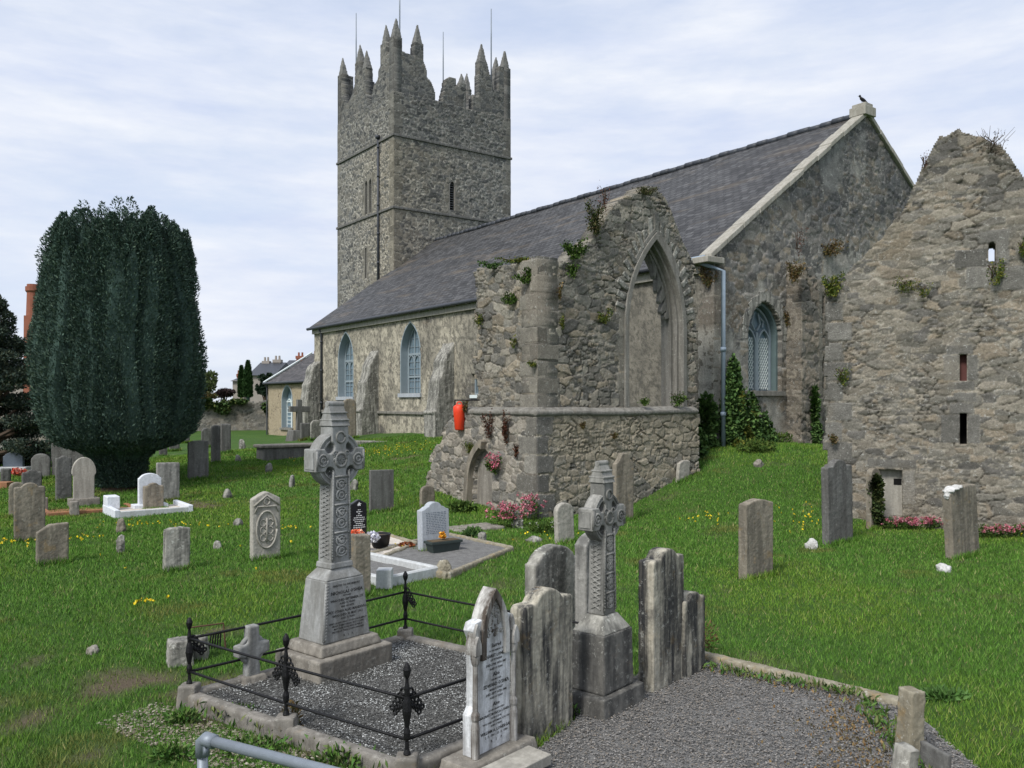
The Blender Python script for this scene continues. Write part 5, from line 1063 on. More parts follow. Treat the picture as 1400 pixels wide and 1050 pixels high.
def chips(name, poly, z, nchip, cols, smin, smax, seed, dens=None, mat='petal'):
    rg = np.random.default_rng(seed); x0, x1 = min(p[0] for p in poly), max(p[0] for p in poly); y0, y1 = min(p[1] for p in poly), max(p[1] for p in poly)
    X = rg.uniform(x0, x1, nchip * 4); Y = rg.uniform(y0, y1, nchip * 4); ok = inpoly(X, Y, poly)
    if dens: ok &= rg.random(len(X)) < dens(X, Y)
    X = X[ok][:nchip]; Y = Y[ok][:nchip]; m = len(X); s = rg.uniform(smin, smax, m); base = np.array([(-1, -.8, 0), (1, -.6, 0), (.7, .9, 0), (-.8, .7, 0), (.1, 0, .9)])
    an = rg.uniform(0, 6.28, m); V = np.repeat(base[None], m, 0) * (1 + rg.uniform(-.4, .4, (m, 5, 3))) * s[:, None, None] * np.array((1, .7, .6)); ca, sa = np.cos(an)[:, None], np.sin(an)[:, None]
    Zb = gz(X, Y) if z is None else np.full(m, z)
    W = np.stack([X[:, None] + V[..., 0] * ca - V[..., 1] * sa, Y[:, None] + V[..., 0] * sa + V[..., 1] * ca, Zb[:, None] + V[..., 2] + rg.uniform(-.004, .012, m)[:, None]], -1)
    f = (np.arange(m) * 5)[:, None, None] + np.array([(0, 1, 4), (1, 2, 4), (2, 3, 4), (3, 0, 4)])[None]; cc_ = np.array(cols)[rg.integers(0, len(cols), m)] * rg.uniform(.7, 1.15, m)[:, None]
    return tag(fast(name, W.reshape(-1, 3), f.reshape(-1, 3), M[mat], np.repeat(cc_, 5, 0)), kind='stuff')
M['chip'] = leaf_mat('stone_chips', .85)
dn = lambda X, Y: .12 + .95 * sst(.42, .62, fbm(X * 1.6, Y * 1.6, 17, 3))
chips('dark_chippings', RAILPLOT, .078, 42000, [(.08, .08, .076), (.12, .12, .115), (.18, .18, .17), (.05, .05, .048)], .004, .010, 1, None, 'chip')
chips('white_chippings', RAILPLOT, .082, 8000, [(.5, .52, .5), (.36, .37, .36), (.62, .63, .61)], .003, .0085, 2, dn, 'chip')
chips('path_chippings', PATH, .040, 46000, [(.185, .178, .168), (.12, .118, .112), (.26, .25, .235), (.08, .079, .075), (.22, .195, .165)], .005, .011, 3, None, 'chip')
ux, uy = (PC[0] - PA[0]) / 2.64, (PC[1] - PA[1]) / 2.64; off = lambda s, q_: (PA[0] + ux * s + uy * q_, PA[1] + uy * s - ux * q_)
chips('rubble_scatter', [off(-.3, .1), off(4, .1), off(4, .75), off(-.3, .7)], None, 5000, [(.26, .23, .18), (.18, .155, .12), (.36, .33, .27), (.12, .10, .08)], .005, .020, 4, None, 'chip')

# iron railing
rail = empty('iron_railing', (*PA, .1), 0, 'black wrought iron railing with ornate posts around the gravelled plot', 'railing')
def post(q_, hgt, dirs):
    mb = MB(); k = hgt / .62
    mb.lathe([(.022, 0), (.028, .03), (.016, .06), (.014, .12 * k), (.024, .14 * k), (.026, .18 * k), (.016, .22 * k), (.03, .30 * k), (.036, .34 * k), (.028, .40 * k), (.018, .44 * k), (.02, .50 * k), (.013, .54 * k), (.012, .57 * k), (.024, .60 * k), (.03, .635 * k), (.022, .66 * k), (.008, .685 * k)], (q_[0], q_[1], .17), 10)
    o = mb.build('post', M['iron'], rail, True)
    mb = MB()
    for d in dirs:
        for j in range(5):
            a = .035 + .028 * j; z = .17 + (.47 - .035 * j) * k; mb.torus((q_[0] + d[0] * a, q_[1] + d[1] * a, z), (d[0], d[1], 0), (0, 0, 1), .024 - .002 * j, .009, 9, 5)
            mb.torus((q_[0] + d[0] * a * .8, q_[1] + d[1] * a * .8, z - .07 * k + .01 * j), (d[0], d[1], 0), (0, 0, 1), .017, .008, 8, 5)
        for j in range(4): mb.lathe([(.004, -.03), (.015, -.012), (.004, .012)], (q_[0] + d[0] * (.05 + .026 * j), q_[1] + d[1] * (.05 + .026 * j), .17 + (.37 - .0 * j) * k - .012 * j), 6)
    mb.build('scroll_bracket', M['iron'], o, True, smooth=True)
e1 = ((PC[0] - PA[0]) / 2.64, (PC[1] - PA[1]) / 2.64); e2 = ((PD[0] - PA[0]) / 2.54, (PD[1] - PA[1]) / 2.54); ng = lambda e: (-e[0], -e[1])
post(PA, .56, (e2,)); post(mid, .62, (e1, ng(e1))); post(PC, .62, (ng(e1), e2)); post(PD, .60, (e1,)); mAD = ((PA[0] * .38 + PD[0] * .62), (PA[1] * .38 + PD[1] * .62)); post(mAD, .55, (ng(e2),))
for a, b_ in ((PA, PC), (PA, PD), (PD, PE), (PC, PE)):
    for z in (.60, .30):
        sag = -.012; pts_ = [(a[0] + (b_[0] - a[0]) * i / 6, a[1] + (b_[1] - a[1]) * i / 6, z + sag * math.sin(math.pi * i / 6)) for i in range(7)]
        MB().tube(pts_, .0125, 6).build('rail', M['iron'], rail, True, True)
# pipe handrail in the corner
hp = empty('pipe_handrail', (-1.27, 3.5, .1), 0, 'bare galvanised pipe handrail in the bottom left foreground', 'handrail')
a = at(277, 1010, 3.5); b_ = at(440, 1052, 3.18); d = (b_ - a).normalized(); e = a + d * 2.2
MB().tube([a + d * .03, a + d * 1.1, e], .0215, 14).build('rail', M['galv'], hp, True, True); MB().tube([(a.x, a.y, 0), (a.x, a.y, a.z - .03)], .0215, 14).build('post', M['galv'], hp, True, True)
MB().tube([a + d * .07, a + d * .02 + Vector((0, 0, .003)), a + Vector((0, 0, -.012)), a + Vector((0, 0, -.07))], .029, 14).build('elbow_joint', M['galv'], hp, True, True)
# path kerb and its corner posts
pk = empty('path_kerb', (*K1, 0), 0, 'mossy stone kerb with a leaning corner post edging the gravel on the right', 'grave kerb')
weather(kerb(pk, K1, K2, .14, -.2, .10, 'mossykerb'), .018, .025, .1); weather(kerb(pk, K2, (2.75, 5.2), .12, -.2, .05, 'mossykerb'), .018, .025, .1)
o = MB().box(-.075, .075, -.085, .085, -.2, .34, .012).build('corner_post', M['mossykerb'], pk, True); o.location = (3.05, 6.5, .2); o.rotation_euler = (0, .05, .3); weather(o, .014, .02, .08)
o = MB().box(-.06, .06, -.08, .08, -.2, .30, .01).build('corner_post', M['lichened'], pk, True); o.location = (2.76, 6.0, .02); o.rotation_euler = (.1, .05, .4); weather(o, .014, .02, .08)
o = MB().box(-.02, .02, -.14, .14, -.2, .16).build('edge_slab', M['dark'], pk, True); o.location = (3.10, 6.22, .05); o.rotation_euler = (0, .03, .25); weather(o, .014, .012, .08)
# stone stump with an iron frame, left of the railing
p = gp(246, 908); o = MB().box(-.13, .13, -.12, .12, -.1, .26, .015).build('stone_stump', M['lichened']); o.location = p; o.rotation_euler = (0, 0, .5); weather(o, .016, .03, .1); tag(o, 'squat lichened stone stump beside the railing corner', 'stone')
p = gp(283, 893); r = empty('rusty_frame', p, .55, 'rusty iron frame leaning on the broken stone by the railing', 'iron frame')
mb = MB(); mb.tube([(-.18, 0, 0), (-.18, .03, .29), (.18, .03, .29), (.2, 0, 0)], .011, 6); mb.build('frame', M['rust'], r)
mb = MB(); [mb.tube([(.02 + .03 * i, .01, .03), (.05 + .025 * i, .02, .2)], .009, 5) for i in range(5)]; mb.build('bent_bars', M['iron'], r)
p = gp(274, 900); o = MB().box(-.09, .09, -.08, .08, -.1, .24, .02).build('stone_stump', M['lichened']); o.location = p; o.rotation_euler = (.1, 0, .2); weather(o, .016, .03, .1); tag(o, 'broken stone stump inside the rusty iron frame', 'stone')

# ------------------------------------------------------------------ middle plots
SOFT = []
def simple_plot(name, corners, z, mat, label, kw=.10, kz=.07, kmat='mossykerb', bedmat='whitegravel', kmats=None):
    zz = float(np.mean(gz(np.array([c_[0] for c_ in corners]), np.array([c_[1] for c_ in corners])))) + z
    SOFT.append(corners); r = empty(name, (*corners[0], zz), 0, label, 'grave kerb')
    for i in range(len(corners)):
        o = kerb(r, corners[i], corners[(i + 1) % len(corners)], kw, zz - .35, zz + kz, (kmats or [kmat] * 9)[i]); weather(o, .022, .03, .08) if (kmats or [kmat] * 9)[i] == 'mossykerb' else None
    bed('gravel_bed', corners, zz + .03, bedmat, r, .08, .03); return r, zz
c3 = lambda px, py: tuple(gp(px, py)[:2])
ga, za = simple_plot('gravel_grave_kerb', [c3(500, 762), c3(606, 733), c3(700, 753), c3(612, 792)], .02, 'x', 'pale gravel grave with a mossy kerb before the blue grey headstone', bedmat='gravel2')
gb, zb = simple_plot('chipping_grave_kerb', [c3(478, 757), c3(520, 733), c3(569, 748), c3(520, 766)], .02, 'x', 'small grave of white chippings with a low stone kerb by the black headstone')
gc_, zc = simple_plot('concrete_grave_kerb', [c3(455, 782), c3(503, 765), c3(596, 788), c3(525, 803)], .0, 'x', 'grave edged with pale grey concrete kerb and a square corner pier', kz=.14, kmat='palekerb', bedmat='gravel2')
q_ = gp(526, 803); MB().box(q_.x - .12, q_.x + .12, q_.y - .12, q_.y + .12, -.2, .27, .01).build('corner_pier', M['palekerb'], gc_, True, bevel=.012)
o = S('headstone', 573, 613, 686, 754, 'ogee', 'bluegrey', 'blue grey headstone with an arched top and a planter at its foot', th=.18, worn=False, lean=-.04)
w_, h = o['w'], o['h']; mb = MB(); random.seed(4)
for k in range(13):
    x = -w_ * .36 + .02 * random.random()
    while x < w_ * .36: l = random.uniform(.02, .06); mb.box(x, min(x + l, w_ * .38), -.0925, -.09, h * (.78 - .034 * k), h * (.78 - .034 * k) + .011); x += l + .018
mb.build('worn_lettering', M['darkmarble'], o)
o = S('black_headstone', 478, 501, 683, 742, 'peak', 'blackgranite', 'polished black headstone with small white lettering behind the tall cross', th=.1, worn=False, group=None)
w_, h = o['w'], o['h']; mb = MB(); random.seed(5)
for k, hw in enumerate((.2, .42, .18, .42, .8, .9, .7, .5, .85, .9, .4)):
    x = -w_ * .42 * hw
    while x < w_ * .42 * hw: l = random.uniform(.015, .045); mb.box(x, min(x + l, w_ * .42 * hw), -.0535, -.051, h * (.76 - .045 * k), h * (.76 - .045 * k) + .014); x += l + .012
mb.build('white_lettering', M['inkwhite'], o); mb = MB(); mb.add([(x * .02, -.0535, h * .89 + z * .02) for x, z in ((-2, 0), (-1, 1.2), (0, 2.6), (.6, 1.2), (2.4, 1.0), (1, 0), (1.6, -1.6), (0, -.8), (-1.5, -1.5))], [tuple(range(9))]); mb.build('white_dove', M['inkwhite'], o)
p = gp(520, 752); r = empty('flower_pot', p, 0, 'black round bowl shaped plant pot on white chippings', 'plant pot'); MB().lathe([(.10, 0), (.16, .1), (.19, .28), (.20, .30), (.17, .30), (.15, .24), (.0, .24)], (0, 0, 0), 20).build('bowl', M['blackplastic'], r, smooth=True); MB().lathe([(.16, .22), (.15, .265), (.05, .28)], (0, 0, 0), 12).build('soil', M['ringmoss'], r)
p = gp(606, 757); r = empty('planter_box', p, ROT, 'dark rectangular plastic planter box in front of the blue grey headstone', 'planter'); mb = MB(); mb.hexa([(-.25, -.10, 0), (.25, -.10, 0), (.25, .10, 0), (-.25, .10, 0), (-.30, -.13, .22), (.30, -.13, .22), (.30, .13, .22), (-.30, .13, .22)]); mb.box(-.32, .32, -.15, .15, .20, .24); mb.build('trough', M['slateplanter'], r); MB().box(-.28, .28, -.11, .11, .22, .25).build('soil', M['ringmoss'], r)
# white grave and the pale-pebbled graves at the left
p, w_, h = spot(204.5, 697, 31, 647)
r = empty('white_grave', p, ROT, 'bright white headstone with a white stepped kerb below the yew', 'grave')
slab_mb('segment', w_, h, .14).build('slab', M['white'], r, bevel=.015); MB().box(-w_ * .75, w_ * .75, -.2, .2, -.2, .16).build('block_base', M['white'], r, bevel=.015)
for x in (-1.0, .72): MB().box(x - .06, x + .06, -1.15, .3, -.25, .18).build('kerb_side', M['white'], r, bevel=.012)
MB().box(-.94, .66, -1.15, -1.03, -.25, .14).build('kerb_front', M['palekerb'], r, bevel=.012); MB().box(-1.05, -.75, -.2, .3, .1, .42).build('kerb_pier', M['white'], r, bevel=.02); MB().box(-.94, .66, -1.03, .25, -.2, .07).build('white_bed', M['whitegravel'], r)
p = gp(112, 703); r = empty('terracotta_grave_kerb', p, ROT, 'reddish edged grave plot with stubby stone posts before the pale round headstone', 'grave kerb')
for (x0, x1, y0, y1) in ((-.8, 1.3, -.1, .02), (-.8, -.68, .02, 1.0), (1.18, 1.3, .02, 1.0)): MB().box(x0, x1, y0, y1, -.2, .10).build('kerb_side', M['terracotta'], r, bevel=.015)
for x, y, hh in ((-.74, .95, .38), (-.2, -.16, .36)): weather(MB().box(x - .11, x + .11, y - .1, y + .1, -.2, hh, .015).build('stone_post', M['plinth'], r), .025, .02)
MB().box(-.68, 1.18, .02, 1.0, -.2, .05).build('grave_bed', M['terracotta'], r)
p, w_, h = spot(19, 644, 27, 618, R(5)); r = empty('marble_grave', p, R(5), 'blue grey marble headstone on a white base with pebbles at the left edge', 'grave'); slab_mb('segment', w_, h, .2).build('slab', M['darkmarble'], r, bevel=.02); MB().box(-w_ * .8, w_ * .9, -.5, .2, -.3, .18).build('block_base', M['palekerb'], r, bevel=.02)
p = gp(0, 668); r = empty('reddish_kerb', p, 0, 'long low reddish kerb running off the left edge', 'grave kerb'); MB().box(-2, .35, -.2, .2, -.2, .22).build('kerb_side', M['terracotta'], r, bevel=.02)
# chest tomb, low walls, ledger slabs
p = gp(396, 626); r = empty('chest_tomb', p, R(36), 'long low chest tomb with a flat cover slab on the slope below the church', 'tomb'); MB().box(-1.15, 1.15, -.45, .45, -.5, .42).build('chest', M['dark'], r, bevel=.03); weather(MB().box(-1.25, 1.25, -.52, .52, .42, .54).build('cover_slab', M['plinth'], r), .04, .03)
p = gp(500, 606); o = MB().box(-1.9, 1.9, -.4, .4, -.3, .10).build('ledger_slab', M['lichened']); o.location = p; o.rotation_euler = (0, .02, R(20)); weather(o, .05, .04); tag(o, 'low lichened ledger slab in the grass below the church buttress', 'grave slab')
p = gp(655, 722); o = MB().box(-.75, .45, -.35, .35, -.1, .05).build('ledger_slab', M['plinth']); o.location = p; o.rotation_euler = (0, 0, R(38)); weather(o, .03, .03); tag(o, 'grey ledger slab lying flat before the ruin niche', 'grave slab')
# field stones
def rock(px, by, wpx, hpx, label, mat='lichened', seed=0):
    p = gp(px, by); s = p.y / F; w_, h = wpx * s / 2, hpx * s; rg = random.Random(int(px * 7 + by))
    pts = []; mb = MB(); mb.lathe([(w_ * .8, -.1), (w_ * rg.uniform(.9, 1.05), h * .3), (w_ * rg.uniform(.75, .95), h * .65), (w_ * rg.uniform(.4, .6), h * .93), (w_ * .1, h)], (0, 0, 0), 7)
    mb.v = [(x + rg.uniform(-.12, .12) * w_ * 2, y * .8 + rg.uniform(-.1, .1) * w_, z) for x, y, z in mb.v]
    o = mb.build('field_stone', M[mat]); o.location = p; o.rotation_euler = (rg.uniform(-.1, .1), rg.uniform(-.15, .15), rg.uniform(0, 3)); weather(o, max(.014, s * 1.2), .05, .12); return tag(o, label, 'stone', 'small stones in the grass')
rock(165, 755, 13, 24, 'lichened upright stub below the terracotta kerb on the left lawn'); rock(165, 728, 14, 20, 'small stub between terracotta kerb and the lichened upright stub', 'brown'); rock(297, 750, 15, 11, 'round speckled stone on the lawn right of the short lichened headstone'); rock(311, 680, 16, 12, 'whitish stone on the slope right of the white grave')
rock(326, 719, 18, 10, 'flat pale stone on the lawn left of the carved oval headstone'); rock(331, 614, 11, 14, 'upright white stone high on the slope right of the headstone cluster'); rock(326, 631, 10, 10, 'small white stone just below the upright white one'); rock(399, 666, 11, 17, 'upright lumpy stone left of the tall cross shaft', 'grey'); rock(484, 670, 13, 15, 'lumpy white topped stone just right of the tall cross head')
rock(368, 645, 12, 12, 'grey stone below the chest tomb', 'grey'); rock(1110, 750, 19, 14, 'white splashed stone at the foot of the tall dark headstone', 'chalk'); rock(1290, 781, 24, 10, 'flat white stone beside the leaning headstone', 'chalk'); rock(708, 722, 19, 24, 'stub with a white lichen cap among the pink flowers', 'lichened')
rock(660, 742, 15, 15, 'pale squared stub at the far corner of the gravel grave'); rock(605, 787, 22, 22, 'mossy squared stub at the near corner of the gravel grave', 'mossykerb'); rock(1262, 632, 22, 10, 'dark crevice', 'dark') if False else None
rock(1037, 637, 18, 9, 'pale stone under the ivy at the gable foot', 'plinth'); rock(126, 893, 22, 9, 'flat buff stone in the left foreground grass', 'plinth'); rock(612, 1046, 34, 26, 'rounded lichened boulder at the kerb corner by the inscribed headstone', 'lichened')
rock(730, 741, 24, 8, 'flat white stone in the grass before the small leaning headstone'); rock(233, 660, 12, 12, 'white stone behind the white grave', 'pale') if False else None

# red plastic tube and its rail on the ruin
q0 = FLS.pt(628, 588, .15); zt_ = FLS.hit(628, 553, .15)[1]; k = (zt_ - q0.z)
r = empty('red_plastic_container', q0, 0, 'orange red plastic tube hanging at the left end of the ruin ledge', 'container'); MB().lathe([(.10, 0), (.12, .03), (.16, k * .7), (.165, k * .9), (.12, k * .97), (.06, k)], (0, 0, 0), 14).build('tube', M['orangeplastic'], r, smooth=True); MB().torus((0, 0, k), (1, 0, 0), (0, 0, 1), .07, .015, 12).build('carry_handle', M['orangeplastic'], r)
r = empty('bracket_rail', FLS.pt(622, 556, .15), 0, 'thin dark metal rail above the orange red tube', 'rail'); MB().tube([FLS.pt(622, 556, .15), FLS.pt(622, 547, .15), FLS.pt(655, 547, .1)], .02, 6).build('rail', M['iron'], r, True)
# birds
def crow(p, rz, s, label):
    r = empty('crow', p, rz, label, 'bird'); mb = MB(); mb.tube([(-.20, 0, .10), (-.12, 0, .16), (0, 0, .20), (.09, 0, .25), (.14, 0, .31)], .05, 10, [.02, .05, .075, .06, .035]); mb.lathe([(.01, -.05), (.042, -.02), (.047, .01), (.03, .045), (.005, .05)], (.155, 0, .335), 10); mb.tube([(.19, 0, .335), (.27, 0, .32)], .015, 6, [.016, .003]); mb.tube([(-.12, 0, .15), (-.34, 0, .04)], .03, 6, [.045, .02])
    for s_ in (-1, 1): mb.tube([(.02, s_ * .03, .16), (.03, s_ * .03, .0)], .008, 5)
    mb.v = [(x * s, y * s, z * s) for x, y, z in mb.v]; mb.build('body', M['feather'], r, smooth=True)
crow(Vector(FG(HS, -.1, AP + .40)), R(200), .85, 'black crow perched on the church gable top'); crow(Vector(FRE(4.08, -.3, 8.15)), R(20), .7, 'small dark bird perched on the ruined chapel peak')
# ------------------------------------------------------------------ foliage
rng = np.random.default_rng(5)
def leaves(name, P, size, cols, parent=None, up=.3, out=None, mat='leaf', aspect=.5, seed=0, outw=0.8, fold=True):
    """one small folded leaf (two triangles) at each point"""
    g = np.random.default_rng(seed); n = len(P); d = g.normal(size=(n, 3)); d[:, 2] += up * 2
    if out is not None: d += outw * 2 * out
    d /= np.linalg.norm(d, axis=1)[:, None] + 1e-9; q = np.cross(d, g.normal(size=(n, 3))); q /= np.linalg.norm(q, axis=1)[:, None] + 1e-9; r_ = np.cross(d, q)
    s = (np.asarray(size) * g.uniform(.6, 1.3, n))[:, None]
    A_ = P - d * s * .5; B_ = P + q * s * aspect * .5 + r_ * s * .1; C_ = P + d * s * .6; D_ = P - q * s * aspect * .5 + r_ * s * .1
    V = np.stack([A_, B_, C_, D_], 1).reshape(-1, 3); f = np.arange(n * 4).reshape(n, 4); f = np.concatenate([f[:, (0, 1, 2)], f[:, (0, 2, 3)]])
    c = np.asarray(cols); c = c[g.integers(0, len(c), n)] * g.uniform(.7, 1.3, n)[:, None]
    return fast(name, V, f, M[mat], np.repeat(c, 4, 0), parent, True)
def blob(c, rad, n, seed=0, hollow=.5):
    g = np.random.default_rng(seed); d = g.normal(size=(n, 3)); d /= np.linalg.norm(d, axis=1)[:, None]; r_ = hollow + (1 - hollow) * g.random(n) ** .5
    return np.array(c) + d * r_[:, None] * np.array(rad), d
# ---- Irish yew
YC = at(163, 670, 26.0); YC.z = 0
yew = empty('yew_tree', (YC.x, YC.y, 0), 0, 'huge dark upright yew with a rounded spiky top on the left lawn', 'tree')
zp = [0, .5, .95, 1.2, 1.4, 1.75, 2.3, 3.2, 3.9, 5, 6.07, 7, 7.64, 8.3, 8.6, 8.95]; rp_ = [.70, .82, .95, 1.25, 2.0, 2.42, 2.6, 2.72, 2.74, 2.66, 2.55, 2.48, 2.42, 2.2, 1.7, .3]
def yshift(z): return np.interp(z, [0, 1, 3, 9], [.08, .05, -.05, .05])
cols_y = []
for k in range(46):
    ang = k * 2.39996; rr = 2.25 * math.sqrt((k + .5) / 46); ztop = 8.85 * (1 - .10 * (rr / 2.3) ** 2.6) + random.uniform(-.3, .15); cols_y.append((rr, ang, ztop, random.uniform(.42, .6)))
for k in range(26): cols_y.append((2.28 + random.uniform(-.12, .1), k * 2 * math.pi / 26 + random.uniform(-.08, .08), 8.0 + random.uniform(-.7, .35), random.uniform(.34, .48)))
PP, OO = [], []; core = MB()
for k, (rr, ang, zt_, cr_) in enumerate(cols_y):
    n = 9500 if rr > 1.4 else 3000; g = np.random.default_rng(100 + k); z = zt_ - (zt_ - .15) * g.random(n) ** .9
    if rr > 1.4: z = np.where(g.random(n) < .03, zt_ - .9 * g.random(n) ** .6, z)
    scale = np.maximum(.02, np.interp(z, zp, rp_) - .66) / 2.3; scale = np.where(z > 5, np.maximum(scale, .80), scale); lr = cr_ * np.clip((zt_ - z) / 1.3, .05, 1) ** .62 * (.85 + .3 * vnoise(z * 2.5, z * 0 + k, 7)); a = g.uniform(0, 6.283, n); q_ = np.sqrt(g.uniform(.5, 1.15, n))
    wob = .10 * np.sin(z * 1.3 + k)
    cx = (rr * scale) * math.cos(ang) + wob; cy = (rr * scale) * math.sin(ang); x = cx + lr * q_ * np.cos(a); y = cy + lr * q_ * np.sin(a)
    out_ = np.stack([np.cos(a) + .6 * math.cos(ang), np.sin(a) + .6 * math.sin(ang), .5 + 0 * a], 1); R_ = np.hypot(x, y); lim = np.interp(z, zp, rp_)
    keep = (R_ > lim * .62) | (z > zt_ - 1.3); PP.append(np.stack([YC.x + x + yshift(z), YC.y + y, z], 1)[keep]); OO.append(out_[keep])
    zs_ = np.linspace(.1, zt_ - .5, 14); sc_ = np.maximum(.02, np.interp(zs_, zp, rp_) - .66) / 2.3; sc_ = np.where(zs_ > 5, np.maximum(sc_, .80), sc_)
    core.tube([(rr * s_ * math.cos(ang) + .10 * math.sin(zz * 1.3 + k) + float(yshift(zz)), rr * s_ * math.sin(ang), zz) for zz, s_ in zip(zs_, sc_)], .3, 6, [cr_ * .72 * min(1, max(.0005, ((zt_ - .5 - zz) / 1.5)) ** .7) * (.45 + .55 * s_) for zz, s_ in zip(zs_, sc_)])
PP = np.concatenate(PP); OO = np.concatenate(OO)
ym = flat_mat('core_foliage', (.056, .09, .075), 1, 0, .5, 9, 1, .0)
core.build('light_block_core', ym, yew); leaves('crown', PP, np.full(len(PP), .088), [(.062, .102, .080), (.076, .12, .088), (.050, .086, .070), (.09, .132, .090), (.070, .105, .086)], yew, .55, OO, seed=3, aspect=.42, outw=.7)  # solid core added inside the crown to block light between the leaves
MB().tube([(.05, 0, -.3), (.05, 0, .5), (0, .05, 1.4), (0, 0, 3)], .5, 12, [.62, .5, .45, .3]).build('trunk', M['bark'], yew)
# ---- generic trees
def tree(name, base, crown, n, size, cols, label, trunk_h, tr=.12, seed=0, cat='tree', up=.2, boughs=None, group=None):
    r = empty(name, base, 0, label, cat, group); P, O_ = [], []
    for i, (x, y, z, rx, ry, rz_) in enumerate(crown): p_, d_ = blob((base[0] + x, base[1] + y, base[2] + z), (rx, ry, rz_), int(n * rx * rz_ / sum(c[3] * c[5] for c in crown)), seed + i, .25); P.append(p_); O_.append(d_)
    P = np.concatenate(P); O_ = np.concatenate(O_); k = vnoise(P[:, 0] * 1.6 / max(.3, tr * 6), P[:, 2] * 1.6 / max(.3, tr * 6), seed) > .22; leaves('crown', P[k], np.full(k.sum(), size), cols, r, up, O_[k], seed=seed)
    mb = MB(); mb.tube([(0, 0, -.4), (.02, 0, trunk_h * .5), (0, 0, trunk_h)], tr, 8, [tr * 1.3, tr, tr * .5])
    for i, (x, y, z, *_r) in enumerate(crown): mb.tube([(0, 0, min(z, trunk_h) * .6), (x * .5, y * .5, (z + min(z, trunk_h) * .6) / 2), (x, y, z)], tr * .35, 5, [tr * .5, tr * .35, tr * .12])
    mb.build('trunk', M['bark'], r); return r
b_ = gp(2, 628); b_ = Vector(((-14 - CX) / F * 34, 34, float(gz(np.array([-20.9]), np.array([34.0]))[0])))
g = random.Random(8); cr_ = []
for k in range(34):
    z = .5 + 6.4 * (k / 33); rr = 2.1 * (1 - (k / 33) ** 1.5) + .2; a = g.uniform(0, 6.28); cr_.append((rr * math.cos(a) * .75, rr * math.sin(a) * .6, z, .35 + rr * .36, .35 + rr * .3, .28 + .16 * g.random()))
tree('conifer_tree', b_, cr_, 46000, .13, [(.042, .064, .05), (.055, .075, .052), (.034, .05, .04), (.07, .082, .05)], 'dark ragged conifer cut off by the left edge of the picture', 6.6, .22, 30)
def cypress(px, top, by, D, wpx, label, seed):
    s = D / F; base = at(px, by, D); h = (by - top) * s; w_ = wpx * s / 2; r = empty('cypress_tree', base, 0, label, 'tree', 'cypresses beyond the wall'); g = np.random.default_rng(seed); n = 5000; z = h * g.random(n) ** .85; a = g.uniform(0, 6.28, n); lr = w_ * np.clip((h - z) / (h * .55), .03, 1) ** .6 * np.sqrt(g.uniform(.35, 1.1, n)) * (.85 + .3 * vnoise(z * .9, a, seed))
    leaves('crown', np.stack([base.x + lr * np.cos(a), base.y + lr * np.sin(a), base.z + z], 1), np.full(n, .30), [(.035, .075, .022), (.025, .055, .018), (.045, .09, .03)], r, .9, np.stack([np.cos(a), np.sin(a), .6 + 0 * a], 1), seed=seed, aspect=.4); MB().lathe([(w_ * .3, -.5), (w_ * .62, h * .15), (w_ * .6, h * .5), (w_ * .1, h * .92)], (0, 0, 0), 8).build('trunk', ym, r)
cypress(339, 494, 542, 76, 11, 'taller pointed green cypress beyond the boundary wall', 1); cypress(330, 501, 542, 77, 8, 'shorter thin cypress left of the taller one', 2)
def far_tree(px, py, D, wpx, hpx, label, cols, seed, n=3500, size=.3, name='garden_tree'):
    s = D / F; base = at(px, 548, D); base.z = .6; zc = EYE - (py - HY) * s - .6; w_, h = wpx * s / 2, hpx * s / 2; gg = random.Random(seed)
    tree(name, base, [(gg.uniform(-.6, .6) * w_, gg.uniform(-.5, .5) * w_, zc + gg.uniform(-.6, .6) * h, w_ * gg.uniform(.4, .6), w_ * .5, h * gg.uniform(.4, .6)) for _ in range(8)], n, size, cols, label, max(.6, zc), .14, seed)
far_tree(282, 524, 74, 34, 40, 'pale green loose leafed tree beyond the wall beside the yew', [(.10, .13, .05), (.07, .10, .035), (.14, .16, .08)], 41)
far_tree(306, 536, 72, 30, 14, 'purple brown shrub behind the boundary wall', [(.055, .035, .035), (.04, .03, .03)], 42, 2500, .25, 'garden_shrub')
far_tree(362, 524, 74, 24, 30, 'dark green bushy tree between the far house and vestry', [(.02, .038, .022), (.03, .05, .028)], 43, 5200, .28)
far_tree(283, 541, 70, 26, 12, 'orange tinged shrub on the wall top beside the yew', [(.12, .08, .03), (.06, .08, .03)], 44, 1800, .2, 'garden_shrub')
# ---- wall ivy
def ivy(name, pts, label, cols, size, seed, cat='climbing plant', up=-.1, group=None, parent=None):
    P = np.concatenate([blob(c, r_, n, seed + i, .1)[0] for i, (c, r_, n) in enumerate(pts)]); o = leaves(name, P, np.full(len(P), size), cols, None, up, np.tile(np.array((-.1, -1, .2)), (len(P), 1)), seed=seed, aspect=.8, outw=.5); return tag(o, label, cat, group)
IV = [(.065, .125, .04), (.09, .165, .045), (.045, .09, .03), (.12, .20, .06)]; YL = [(.16, .16, .03), (.10, .13, .03), (.07, .11, .025)]; DRY = [(.18, .12, .05), (.12, .085, .04), (.10, .10, .04)]; RED = [(.12, .045, .03), (.09, .05, .03)]
def wpts(fr, lst, d=.12): # (px,py,rx,ry in px,n)
    r_ = []
    for (px, py, a, b_, n) in lst: p_ = fr.pt(px, py, d); s = p_.y / F; r_.append((p_, (a * s, .13, b_ * s), n))
    return r_
